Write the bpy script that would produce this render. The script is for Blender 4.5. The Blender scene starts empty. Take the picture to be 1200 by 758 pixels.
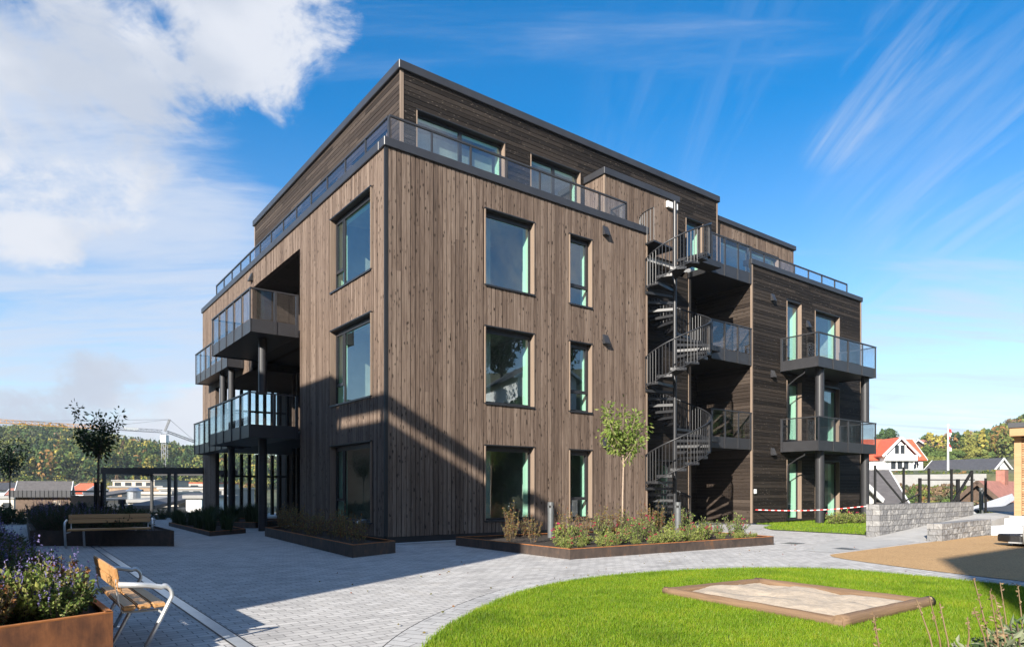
import bpy, bmesh, math, random
import numpy as np
from mathutils import Vector, Matrix, noise as mnoise
R_ = random.Random(7)
scn = bpy.context.scene
COL = scn.collection

# ------------------------------------------------------------------ site frame
# The eye stands at the origin, 1.30 m above the paving, looking along +Y.
# The building corner sits at CX, CY; u runs along the sunny gable facade, v along the balcony facade.
EYE = 1.30
CX, CY = -3.033, 16.045
U = Vector((0.79970, 0.60040, 0)); V = Vector((-0.60040, 0.79970, 0))
FRAME_ANGLE = math.atan2(U.y, U.x)
def W(u, v, z=0.0):
    return Vector((CX + u*U.x + v*V.x, CY + u*U.y + v*V.y, z))
FOC, HZ = 783.1, 573.55
def at(px, py, Y):
    return Vector(((px-600)/FOC*Y, Y, EYE + (HZ-py)/FOC*Y))
def gnd(px, py, z=0.0):
    t = (EYE-z)*FOC/(py-HZ); return Vector(((px-600)/FOC*t, t, z))

# ------------------------------------------------------------------ mesh builder
class MB:
    def __init__(s, T=None):
        s.v, s.f, s.m, s.T = [], [], [], T
    def add(s, pts):
        n = len(s.v)
        s.v += [tuple(s.T(*p)) if s.T else tuple(p) for p in pts]
        return n
    def face(s, pts, mi=0):
        n = s.add(pts); s.f.append(tuple(range(n, n+len(pts)))); s.m.append(mi)
    def box(s, a, b, mi=0):
        x0, y0, z0 = a; x1, y1, z1 = b
        n = s.add([(x0,y0,z0),(x1,y0,z0),(x1,y1,z0),(x0,y1,z0),(x0,y0,z1),(x1,y0,z1),(x1,y1,z1),(x0,y1,z1)])
        for q in ((0,3,2,1),(4,5,6,7),(0,1,5,4),(1,2,6,5),(2,3,7,6),(3,0,4,7)):
            s.f.append(tuple(n+i for i in q)); s.m.append(mi)
    def prism(s, poly, z0, z1, mi=0, top=None):
        n = len(poly); k = s.add([(p[0],p[1],z0) for p in poly] + [(p[0],p[1],z1) for p in poly])
        s.f.append(tuple(k+i for i in reversed(range(n)))); s.m.append(mi)
        s.f.append(tuple(k+n+i for i in range(n))); s.m.append(mi if top is None else top)
        for i in range(n):
            j = (i+1) % n
            s.f.append((k+i, k+j, k+n+j, k+n+i)); s.m.append(mi)
    def tube(s, path, r, n=8, mi=0, r1=None, cap=True):
        path = [Vector(p) for p in path]; k = len(path)
        rings = []
        t0 = (path[1]-path[0]).normalized()
        ref = Vector((0,0,1)) if abs(t0.z) < .9 else Vector((1,0,0))
        nrm = (ref - t0*ref.dot(t0)).normalized()
        for i, p in enumerate(path):
            a = path[max(i-1,0)]; b = path[min(i+1,k-1)]
            t = (b-a).normalized()
            nn = nrm - t*nrm.dot(t)
            if nn.length > 1e-6: nrm = nn.normalized()
            bt = t.cross(nrm)
            rr = r if r1 is None else r + (r1-r)*i/(k-1)
            rings.append(s.add([p + (nrm*math.cos(2*math.pi*j/n) + bt*math.sin(2*math.pi*j/n))*rr for j in range(n)]))
        for i in range(k-1):
            for j in range(n):
                j2 = (j+1) % n
                s.f.append((rings[i]+j, rings[i]+j2, rings[i+1]+j2, rings[i+1]+j)); s.m.append(mi)
        if cap:
            s.f.append(tuple(rings[0]+j for j in reversed(range(n)))); s.m.append(mi)
            s.f.append(tuple(rings[-1]+j for j in range(n))); s.m.append(mi)
    def bar(s, p, q, w, h, mi=0, up=(0,0,1)):
        p, q = Vector(p), Vector(q); t = (q-p).normalized(); up = Vector(up)
        if abs(t.dot(up)) > .95: up = Vector((1,0,0))
        sd = t.cross(up).normalized()*w/2; uu = sd.cross(t).normalized()*h/2
        n = s.add([p-sd-uu, p+sd-uu, p+sd+uu, p-sd+uu, q-sd-uu, q+sd-uu, q+sd+uu, q-sd+uu])
        for f in ((0,3,2,1),(4,5,6,7),(0,1,5,4),(1,2,6,5),(2,3,7,6),(3,0,4,7)):
            s.f.append(tuple(n+i for i in f)); s.m.append(mi)
    def leaf(s, p, d, l, w, rng, mi=0, fold=.25):
        d = Vector(d).normalized()
        a = Vector((rng.uniform(-1,1), rng.uniform(-1,1), rng.uniform(-1,1)))
        sd = d.cross(a)
        if sd.length < 1e-4: sd = d.cross(Vector((0,0,1))) + Vector((.01,0,0))
        sd = sd.normalized()*w/2; nn = sd.cross(d).normalized()*w*fold
        p = Vector(p); m = p + d*l*.5
        n = s.add([p, m+sd+nn, p+d*l, m-sd+nn])
        s.f.append((n, n+1, n+2)); s.m.append(mi); s.f.append((n, n+2, n+3)); s.m.append(mi)
    def build(s, name, mats, parent=None, smooth=False, bevel=0, normals=True, seg=1):
        me = bpy.data.meshes.new(name)
        me.from_pydata(s.v, [], s.f)
        if not isinstance(mats, (list, tuple)): mats = [mats]
        for m in mats: me.materials.append(m)
        me.polygons.foreach_set('material_index', s.m)
        if normals or bevel:
            bm = bmesh.new(); bm.from_mesh(me)
            if bevel:
                eds = [e for e in bm.edges if len(e.link_faces) == 2 and e.calc_face_angle(0) > .6]
                bmesh.ops.bevel(bm, geom=eds, offset=bevel, segments=seg, affect='EDGES', clamp_overlap=True)
            bmesh.ops.recalc_face_normals(bm, faces=bm.faces)
            bm.to_mesh(me); bm.free()
        if smooth: me.polygons.foreach_set('use_smooth', [True]*len(me.polygons))
        me.update()
        o = bpy.data.objects.new(name, me); COL.objects.link(o)
        if parent: o.parent = parent
        return o

def tag(o, label=None, cat=None, group=None, kind=None):
    if label: o['label'] = label
    if cat: o['category'] = cat
    if group: o['group'] = group
    if kind: o['kind'] = kind
    return o
def thing(name, label, cat, loc=(0,0,0), rz=0, group=None):
    o = bpy.data.objects.new(name, None); o.empty_display_size = .2; COL.objects.link(o)
    o.location = loc; o.rotation_euler = (0,0,rz)
    return tag(o, label, cat, group)
def copy_tree(o, parent=None):
    c = o.copy(); COL.objects.link(c)
    if parent: c.parent = parent
    for ch in list(o.children): copy_tree(ch, c)
    return c

# ------------------------------------------------------------------ materials
def newmat(name):
    m = bpy.data.materials.new(name); m.use_nodes = True
    nt = m.node_tree; b = nt.nodes['Principled BSDF']
    return m, nt, b
class N:
    """small helper for node trees"""
    def __init__(s, nt): s.nt = nt
    def n(s, t, **k):
        nd = s.nt.nodes.new(t)
        for a, b in k.items(): setattr(nd, a, b)
        return nd
    def l(s, a, b): s.nt.links.new(a, b)
    def math(s, op, a, b=None, c=None, clamp=False):
        nd = s.n('ShaderNodeMath', operation=op); nd.use_clamp = clamp
        for i, x in enumerate((a, b, c)):
            if x is None: continue
            if isinstance(x, (int, float)): nd.inputs[i].default_value = x
            else: s.l(x, nd.inputs[i])
        return nd.outputs[0]
    def mapr(s, x, a, b, c, d, smooth=False):
        nd = s.n('ShaderNodeMapRange'); nd.clamp = True
        if smooth: nd.interpolation_type = 'SMOOTHSTEP'
        s.l(x, nd.inputs[0])
        for i, val in enumerate((a, b, c, d)): nd.inputs[i+1].default_value = val
        return nd.outputs[0]
    def obj(s): return s.n('ShaderNodeTexCoord').outputs['Object']
    def scale(s, vec, sx, sy, sz, loc=(0,0,0), rot=(0,0,0)):
        nd = s.n('ShaderNodeMapping'); nd.inputs['Scale'].default_value = (sx,sy,sz)
        nd.inputs['Location'].default_value = loc; nd.inputs['Rotation'].default_value = rot
        s.l(vec, nd.inputs[0]); return nd.outputs[0]
    def noise(s, vec, sc, det=4, rough=.55, dist=0):
        nd = s.n('ShaderNodeTexNoise'); nd.inputs['Scale'].default_value = sc; nd.inputs['Detail'].default_value = det
        nd.inputs['Roughness'].default_value = rough; nd.inputs['Distortion'].default_value = dist
        if vec: s.l(vec, nd.inputs['Vector'])
        return nd.outputs['Fac']
    def ramp(s, x, stops):
        nd = s.n('ShaderNodeValToRGB'); e = nd.color_ramp.elements
        while len(e) < len(stops): e.new(.5)
        for el, (p, c) in zip(e, stops): el.position = p; el.color = (*c, 1)
        s.l(x, nd.inputs[0]); return nd.outputs[0]
    def mix(s, f, a, b, mode='MIX'):
        nd = s.n('ShaderNodeMix', data_type='RGBA', blend_type=mode)
        for sock, x in ((nd.inputs[0], f), (nd.inputs[6], a), (nd.inputs[7], b)):
            if isinstance(x, (int, float)): sock.default_value = x
            elif isinstance(x, tuple): sock.default_value = (*x, 1)
            else: s.l(x, sock)
        return nd.outputs[2]
    def bump(s, h, strength, dist, bsdf):
        nd = s.n('ShaderNodeBump'); nd.inputs['Strength'].default_value = strength; nd.inputs['Distance'].default_value = dist
        s.l(h, nd.inputs['Height']); s.l(nd.outputs[0], bsdf.inputs['Normal'])

def plain(name, col, rough=.6, metal=0, var=.12, sc=6, bump=0, spec=.5):
    m, nt, b = newmat(name); k = N(nt)
    x = k.noise(k.obj(), sc, 5)
    c = k.mix(k.mapr(x, .3, .7, 0, 1), tuple(v*(1-var) for v in col), tuple(min(1, v*(1+var)) for v in col))
    k.l(c, b.inputs['Base Color']); b.inputs['Roughness'].default_value = rough; b.inputs['Metallic'].default_value = metal
    b.inputs['Specular IOR Level'].default_value = spec
    if bump: k.bump(x, bump, .01, b)
    return m
def wood(name, dark, mid, light, vertical=True, rough=.75, knots=True, knot_dark=(.02,.013,.008), contrast=1.0, spec=.25, along='z', kd=.45, kscale=1.0, rv=.42):
    m, nt, b = newmat(name); k = N(nt); o = k.obj()
    rnd = k.n('ShaderNodeNewGeometry').outputs['Random Per Island']
    comb = k.n('ShaderNodeCombineXYZ')
    off = k.math('MULTIPLY', rnd, 37.0)
    for i in range(3): k.l(off, comb.inputs[i])
    ad = k.n('ShaderNodeVectorMath', operation='ADD'); k.l(o, ad.inputs[0]); k.l(comb.outputs[0], ad.inputs[1])
    p = ad.outputs[0]
    S = {'z': (34,34,1.6), 'h': (1.4,1.4,34), 'x': (1.6,30,30), 'y': (30,1.6,30)}[along if vertical else 'h']
    g = k.noise(k.scale(p, *S), 1.0, 6, .6, .6)
    big = k.noise(k.scale(p, *(q*.12 for q in S)), 1.0, 3)
    t = k.math('ADD', k.math('ADD', k.math('MULTIPLY', g, .55*contrast), (.42-rv)*.5 - .275*(contrast-1)), k.math('ADD', k.math('MULTIPLY', rnd, rv), k.math('MULTIPLY', big, .35)))
    c = k.ramp(t, [(.35, dark), (.62, mid), (.95, light)])
    h = g
    if knots:
        KS = (11,11,4.6) if vertical else (3.6*kscale,3.6*kscale,9*kscale)
        vo = k.n('ShaderNodeTexVoronoi'); vo.inputs['Scale'].default_value = 1.0; vo.inputs['Randomness'].default_value = 1.0
        wob = k.n('ShaderNodeTexNoise'); wob.inputs['Scale'].default_value = 30; k.l(p, wob.inputs['Vector'])
        wa = k.n('ShaderNodeVectorMath', operation='MULTIPLY_ADD'); k.l(wob.outputs['Color'], wa.inputs[0]); wa.inputs[1].default_value = (.3,.3,.3); k.l(k.scale(p, *KS), wa.inputs[2])
        k.l(wa.outputs[0], vo.inputs['Vector'])
        kn = k.mapr(vo.outputs['Distance'], .13, .30, 1, 0, True)
        sp = k.n('ShaderNodeSeparateColor'); k.l(vo.outputs['Color'], sp.inputs[0])
        kn = k.math('MULTIPLY', kn, k.mapr(sp.outputs[0], kd, kd+.05, 0, 1))
        kn = k.math('MULTIPLY', kn, k.mapr(k.noise(k.scale(p, 1.2, 1.2, .6), 1.0, 2), .36, .56, .15, 1))
        c = k.mix(k.math('MULTIPLY', kn, .95), c, knot_dark)
        h = k.math('ADD', g, k.math('MULTIPLY', kn, 1.2))
    k.l(c, b.inputs['Base Color']); b.inputs['Roughness'].default_value = rough; b.inputs['Specular IOR Level'].default_value = spec
    k.bump(h, .5, .006, b)
    return m

M = {}
M['board'] = wood('weathered_brown_boards', (.038,.026,.019), (.126,.089,.067), (.285,.218,.17), kd=.10, rv=.17, contrast=1.25)
M['under'] = wood('brown_battens', (.032,.023,.018), (.07,.051,.04), (.13,.10,.08), rv=.2)
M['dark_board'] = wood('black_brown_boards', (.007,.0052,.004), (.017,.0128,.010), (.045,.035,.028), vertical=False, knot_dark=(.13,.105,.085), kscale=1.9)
M['black_board'] = wood('shade_blackened_boards', (.006,.005,.004), (.013,.0105,.009), (.03,.024,.02), vertical=False, knots=False)  # dark boards blackened further: the shade behind the stair is put into the colour
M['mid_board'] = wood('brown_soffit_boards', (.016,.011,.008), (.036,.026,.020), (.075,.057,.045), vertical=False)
M['trim'] = wood('pale_trim_wood', (.13,.092,.066), (.22,.163,.122), (.31,.24,.185), knots=False)
M['oak'] = wood('oiled_bench_wood', (.25,.115,.04), (.43,.22,.085), (.58,.34,.15), knots=False, rough=.5, spec=.4, along='y')
M['bench2'] = wood('oiled_plank_wood', (.20,.10,.045), (.33,.18,.085), (.45,.27,.14), knots=False, rough=.5, spec=.4, along='x')
M['log'] = wood('log_bark_wood', (.07,.045,.03), (.17,.11,.07), (.33,.21,.12), knots=False, along='x')
M['slat'] = wood('honey_slat_wood', (.25,.13,.06), (.40,.235,.12), (.50,.32,.18), vertical=False, knots=False)
M['fascia'] = plain('charcoal_flashing', (.033,.034,.039), .42, .0, .15, 2)
M['metal'] = plain('charcoal_powder_coat', (.031,.031,.034), .42, .0, .12, 4)
M['stairmetal'] = plain('charcoal_stair_steel', (.023,.024,.027), .42, .0, .18, 6)
M['frame'] = plain('black_window_frame', (.022,.023,.026), .4, 0, .1, 4)
M['white'] = plain('white_paint', (.78,.78,.76), .55, 0, .05, 3)
M['reveal'] = plain('pale_green_white_reveal', (.50,.72,.60), .6, 0, .03, 3)
M['room'] = plain('dim_interior', (.30,.30,.29), .8, 0, .3, 1)
M['steel'] = plain('satin_steel_tube', (.60,.62,.63), .33, .55, .08, 8)
M['bollard'] = plain('grey_bollard_metal', (.20,.21,.215), .36, .5, .1, 6)
M['black'] = plain('matt_black', (.012,.012,.013), .55, 0, .1, 5)
M['chimney'] = plain('bare_zinc', (.45,.47,.5), .35, .8, .1, 6)
M['soil'] = plain('dark_soil', (.030,.021,.015), .95, 0, .5, 22, .8)
M['sand'] = plain('pale_sand', (.47,.385,.29), .95, 0, .14, 14, .9)
M['pebble'] = plain('white_pebbles', (.55,.55,.54), .8, 0, .3, 30, .6)
M['whiteconc'] = plain('white_concrete', (.66,.65,.62), .8, 0, .06, 5, .1)
M['concrete'] = plain('light_grey_concrete', (.40,.39,.37), .85, 0, .12, 3, .2)
M['asphalt'] = plain('dark_asphalt', (.05,.052,.056), .9, 0, .15, 25, .3)
M['redtile'] = plain('red_roof_tiles', (.52,.10,.045), .7, 0, .2, 3, .2)
M['browntile'] = plain('faded_red_roof', (.34,.15,.11), .75, 0, .2, 3, .2)
M['darktile'] = plain('dark_slate_roof', (.06,.06,.066), .7, 0, .2, 3, .2)
M['greytile'] = plain('grey_brown_roof', (.11,.10,.095), .8, 0, .2, 3, .2)
M['yellow'] = plain('crane_yellow', (.75,.36,.06), .5, 0, .1, 3)
M['cranegrey'] = plain('crane_grey', (.17,.18,.19), .5, .2, .1, 3)
M['red'] = plain('signal_red', (.55,.02,.02), .5, 0, .1, 3)
M['brownpaint'] = plain('brown_painted_boards', (.10,.065,.045), .75, 0, .2, 4)
M['beige'] = plain('beige_render', (.50,.44,.36), .8, 0, .1, 2)
M['cream'] = plain('cream_light_render', (.48,.44,.38), .8, 0, .08, 2)
M['grey'] = plain('grey_render', (.27,.265,.255), .8, 0, .1, 2)
M['tanwood'] = plain('tan_timber_cladding', (.28,.19,.12), .8, 0, .2, 2)
M['farglass'] = plain('dim_far_glass', (.03,.035,.04), .15, 0, .1, 2)
M['bark'] = plain('brown_bark', (.10,.075,.055), .9, 0, .3, 30, .5)
M['palebark'] = plain('pale_young_bark', (.36,.27,.20), .85, 0, .25, 25, .4)
M['rock'] = plain('grey_rock', (.26,.25,.24), .9, 0, .3, 2, .5)

def leafmat(name, cols, rough=.55, trans=.35):
    m, nt, b = newmat(name); k = N(nt)
    rnd = k.n('ShaderNodeNewGeometry').outputs['Random Per Island']
    n = len(cols)
    c = k.ramp(rnd, [((i+.5)/n if n > 1 else .5, cl) for i, cl in enumerate(cols)])
    k.l(c, b.inputs['Base Color']); b.inputs['Roughness'].default_value = rough; b.inputs['Specular IOR Level'].default_value = .3
    tr = k.n('ShaderNodeBsdfTranslucent'); k.l(c, tr.inputs[0])
    mx = k.n('ShaderNodeMixShader'); mx.inputs[0].default_value = trans
    k.l(b.outputs[0], mx.inputs[1]); k.l(tr.outputs[0], mx.inputs[2])
    k.l(mx.outputs[0], nt.nodes['Material Output'].inputs[0])
    return m
M['leaf_green'] = leafmat('fresh_shrub_leaves', [(.08,.14,.03),(.15,.22,.045),(.23,.28,.07),(.12,.18,.04),(.30,.30,.12)])
M['leaf_yellow'] = leafmat('yellow_green_leaves', [(.16,.23,.045),(.25,.30,.07),(.34,.34,.10),(.20,.25,.06)])
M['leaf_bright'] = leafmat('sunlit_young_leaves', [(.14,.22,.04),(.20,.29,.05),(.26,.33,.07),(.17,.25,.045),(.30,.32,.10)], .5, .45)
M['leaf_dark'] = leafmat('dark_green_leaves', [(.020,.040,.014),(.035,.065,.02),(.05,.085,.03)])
M['leaf_grey'] = leafmat('grey_green_leaves', [(.035,.065,.028),(.055,.09,.04),(.04,.07,.032)])
M['leaf_autumn'] = leafmat('autumn_leaves', [(.22,.07,.03),(.29,.17,.06),(.17,.15,.045),(.32,.25,.09),(.14,.14,.04)])
M['leaf_varie'] = leafmat('cream_edged_leaves', [(.05,.09,.03),(.30,.32,.2),(.08,.13,.05),(.45,.45,.32),(.12,.17,.07)])
M['flower_pink'] = leafmat('crimson_flowers', [(.45,.03,.10),(.55,.05,.14),(.38,.02,.06)])
M['flower_purple'] = leafmat('violet_flowers', [(.20,.17,.38),(.26,.23,.46),(.17,.14,.32)])
M['stalk'] = leafmat('straw_stalks', [(.40,.30,.17),(.30,.21,.12),(.24,.15,.09)])
def patchy(m):
    nt = m.node_tree; k = N(nt); rp = [n for n in nt.nodes if n.type == 'VALTORGB'][0]
    o = k.obj(); c = k.mix(1.0, rp.outputs[0], k.ramp(k.noise(o, 1.3, 6, .7), [(.30, (.52,.60,.5)), (.46, (.85,.92,.8)), (.55, (1,1,.9)), (.70, (1.32,1.14,1.1))]), 'MULTIPLY')
    for n in nt.nodes:
        if n.type == 'BSDF_PRINCIPLED': k.l(c, n.inputs['Base Color'])
        if n.type == 'BSDF_TRANSLUCENT': k.l(c, n.inputs[0])
    return m
M['grass'] = patchy(leafmat('lawn_blades', [(.13,.23,.008),(.19,.32,.012),(.25,.37,.02),(.16,.29,.01),(.34,.37,.05)], .5, .4))
M['grassbase'] = plain('lawn_soil_green', (.10,.15,.016), .95, 0, .3, 8)

def glassmat(name, tint, base, refl):
    m = bpy.data.materials.new(name); m.use_nodes = True; nt = m.node_tree; k = N(nt)
    nt.nodes.remove(nt.nodes['Principled BSDF'])
    tr = k.n('ShaderNodeBsdfTransparent'); tr.inputs[0].default_value = (*tint, 1)
    gl = k.n('ShaderNodeBsdfGlossy'); gl.inputs['Roughness'].default_value = .006; gl.inputs[0].default_value = (*refl, 1)
    ge = k.n('ShaderNodeNewGeometry'); dp = k.n('ShaderNodeVectorMath', operation='DOT_PRODUCT')
    k.l(ge.outputs['Normal'], dp.inputs[0]); k.l(ge.outputs['Incoming'], dp.inputs[1])
    c5 = k.math('POWER', k.math('SUBTRACT', 1.0, k.math('ABSOLUTE', dp.outputs['Value'])), 5.0)
    f = k.math('ADD', k.math('MULTIPLY', c5, .85), base + .045, clamp=True)
    mx = k.n('ShaderNodeMixShader'); k.l(f, mx.inputs[0]); k.l(tr.outputs[0], mx.inputs[1]); k.l(gl.outputs[0], mx.inputs[2])
    k.l(mx.outputs[0], nt.nodes['Material Output'].inputs[0])
    return m
M['glass'] = glassmat('coated_window_glass', (.80,.95,.89), .17, (.85,.94,1.0))
M['railglass'] = glassmat('clear_rail_glass', (.86,.88,.90), .02, (.9,.95,1))

def paving(name, a, b_, joint, bw=.21, bh=.105, rot=0.0, mort=.006):
    m, nt, bs = newmat(name); k = N(nt); o = k.obj()
    br = k.n('ShaderNodeTexBrick'); br.offset = .5
    br.inputs['Color1'].default_value = (*a, 1); br.inputs['Color2'].default_value = (*b_, 1); br.inputs['Mortar'].default_value = (*joint, 1)
    br.inputs['Scale'].default_value = 1; br.inputs['Mortar Size'].default_value = mort; br.inputs['Mortar Smooth'].default_value = .3
    br.inputs['Brick Width'].default_value = bw; br.inputs['Row Height'].default_value = bh; br.inputs['Bias'].default_value = 0
    k.l(k.scale(o, 1, 1, 1, (0,0,0), (0,0,rot)), br.inputs['Vector'])
    st = k.noise(o, 1.1, 6, .65); fine = k.noise(o, 60, 3)
    c = k.mix(1.0, br.outputs['Color'], k.ramp(st, [(.30, (.74,.74,.75)), (.48, (.97,.97,.97)), (.55, (1,1,1)), (.72, (.93,.91,.88))]), 'MULTIPLY')
    c = k.mix(.35, c, k.ramp(fine, [(.3, (.6,.6,.6)), (.7, (1,1,1))]), 'MULTIPLY')
    k.l(c, bs.inputs['Base Color']); bs.inputs['Roughness'].default_value = .82; bs.inputs['Specular IOR Level'].default_value = .3
    h = k.math('ADD', k.math('MULTIPLY', br.outputs['Fac'], -1.0), k.math('MULTIPLY', fine, .25))
    k.bump(h, .6, .006, bs)
    return m
M['paving'] = paving('grey_concrete_setts', (.455,.438,.415), (.60,.58,.55), (.22,.21,.20))
M['pathpave'] = paving('pale_edging_setts', (.47,.46,.445), (.56,.55,.53), (.2,.19,.18), .28, .14, .4)
def stonewall(name):
    m, nt, bs = newmat(name); k = N(nt); o = k.obj()
    br = k.n('ShaderNodeTexBrick'); br.offset = .37; br.offset_frequency = 2; br.squash = .7; br.squash_frequency = 3
    br.inputs['Color1'].default_value = (.21,.21,.215,1); br.inputs['Color2'].default_value = (.38,.372,.36,1); br.inputs['Mortar'].default_value = (.12,.117,.113,1)
    br.inputs['Scale'].default_value = 1; br.inputs['Mortar Size'].default_value = .006; br.inputs['Brick Width'].default_value = .30; br.inputs['Row Height'].default_value = .15
    sx = k.n('ShaderNodeSeparateXYZ'); k.l(o, sx.inputs[0])
    cb = k.n('ShaderNodeCombineXYZ'); k.l(k.math('ADD', sx.outputs[0], sx.outputs[1]), cb.inputs[0]); k.l(sx.outputs[2], cb.inputs[1])
    k.l(cb.outputs[0], br.inputs['Vector'])
    nz = k.noise(o, 9, 6, .65)
    c = k.mix(.8, br.outputs['Color'], k.ramp(nz, [(.25, (.55,.54,.53)), (.75, (1,1,1))]), 'MULTIPLY')
    k.l(c, bs.inputs['Base Color']); bs.inputs['Roughness'].default_value = .9
    k.bump(k.math('ADD', k.math('MULTIPLY', br.outputs['Fac'], -.8), k.math('MULTIPLY', nz, 1.3)), .9, .02, bs)
    return m
M['stone'] = stonewall('grey_split_stone_blocks')
def corten():
    m, nt, bs = newmat('rusty_corten_steel'); k = N(nt); o = k.obj()
    a = k.noise(o, 3.2, 7, .7, .4); d = k.noise(k.scale(o, 14, 14, 2.5), 1, 5, .6)
    c = k.ramp(k.math('ADD', k.math('MULTIPLY', a, .6), k.math('MULTIPLY', d, .4)), [(.36, (.07,.03,.018)), (.48, (.18,.07,.03)), (.58, (.30,.115,.042)), (.70, (.42,.20,.10))])
    k.l(c, bs.inputs['Base Color']); bs.inputs['Roughness'].default_value = .8; k.bump(d, .25, .004, bs)
    return m
M['corten'] = corten()
def corten_dark():
    m, nt, bs = newmat('dark_corten_steel'); k = N(nt); o = k.obj()
    a = k.noise(o, 2.5, 7, .7, .4); d = k.noise(k.scale(o, 9, 9, 3), 1, 5, .6)
    c = k.ramp(k.math('ADD', k.math('MULTIPLY', a, .6), k.math('MULTIPLY', d, .4)), [(.38, (.035,.026,.022)), (.56, (.075,.052,.04)), (.68, (.17,.075,.03)), (.8, (.30,.12,.04))])
    k.l(c, bs.inputs['Base Color']); bs.inputs['Roughness'].default_value = .75; k.bump(d, .2, .004, bs)
    return m
M['corten_dark'] = corten_dark()
M['rust_edge'] = plain('bright_rust_rim', (.36,.13,.035), .85, 0, .35, 9)
def rubber():
    m, nt, bs = newmat('tan_rubber_granules'); k = N(nt); o = k.obj()
    vo = k.n('ShaderNodeTexVoronoi'); vo.inputs['Scale'].default_value = 110; k.l(o, vo.inputs['Vector'])
    sp = k.n('ShaderNodeSeparateColor'); k.l(vo.outputs['Color'], sp.inputs[0])
    c = k.ramp(sp.outputs[0], [(.05, (.22,.12,.045)), (.4, (.44,.265,.11)), (.95, (.60,.39,.19))])
    c = k.mix(.5, c, k.ramp(k.noise(o, .8, 4), [(.3, (.78,.76,.72)), (.7, (1,1,1))]), 'MULTIPLY')
    k.l(c, bs.inputs['Base Color']); bs.inputs['Roughness'].default_value = .95; k.bump(vo.outputs['Distance'], .4, .004, bs)
    return m
M['rubber'] = rubber()
def vcol(name, trans=.0):
    m, nt, bs = newmat(name); k = N(nt)
    at_ = k.n('ShaderNodeAttribute', attribute_name='Col')
    k.l(at_.outputs['Color'], bs.inputs['Base Color']); bs.inputs['Roughness'].default_value = .9; bs.inputs['Specular IOR Level'].default_value = .1
    return m
M['forest'] = vcol('mixed_autumn_foliage')
def hillmat():
    m, nt, bs = newmat('scrub_and_grass_hillside'); k = N(nt); o = k.obj()
    a = k.noise(o, .09, 8, .7)
    c = k.ramp(a, [(.3, (.035,.05,.02)), (.45, (.06,.075,.03)), (.58, (.13,.12,.06)), (.72, (.17,.12,.07))])
    k.l(c, bs.inputs['Base Color']); bs.inputs['Roughness'].default_value = .95; k.bump(k.noise(o, .8, 6), .6, .5, bs)
    return m
M['hill'] = hillmat()
def tape():
    m, nt, bs = newmat('red_white_stripes'); k = N(nt); o = k.obj()
    sx = k.n('ShaderNodeSeparateXYZ'); k.l(o, sx.inputs[0])
    s = k.math('LESS_THAN', k.math('FRACT', k.math('MULTIPLY', sx.outputs[0], 4.5)), .5)
    k.l(k.mix(s, (.75,.74,.74), (.60,.03,.03)), bs.inputs['Base Color']); bs.inputs['Roughness'].default_value = .5
    return m
M['tape'] = tape()

# ================================================================== APARTMENT BUILDING
BLD = thing('apartment_building', 'large brown timber-clad apartment block with flat roof, corner terrace and balconies', 'building', (CX, CY, 0), FRAME_ANGLE)
def FA(off=0.0): return lambda a, d, z: (a, off-d, z)      # facade facing -v; a = u, d = outwards
def FL(off=0.0): return lambda a, d, z: (off-d, a, z)      # facade facing -u; a = v, d = outwards

def cut(s0, s1, lo, hi, ops, vertical, m=.0):
    """free intervals of a strip [s0,s1] running lo..hi once the openings are taken out"""
    iv = [(lo, hi)]
    for (a0, a1, z0, z1) in ops:
        o0, o1, p0, p1 = (a0, a1, z0, z1) if vertical else (z0, z1, a0, a1)
        if o1 + m <= s0 + 1e-6 or o0 - m >= s1 - 1e-6: continue
        nv = []
        for (x, y) in iv:
            if p1 + m <= x or p0 - m >= y: nv.append((x, y)); continue
            if p0 - m > x: nv.append((x, p0-m))
            if p1 + m < y: nv.append((p1+m, y))
        iv = nv
    return iv

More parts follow.
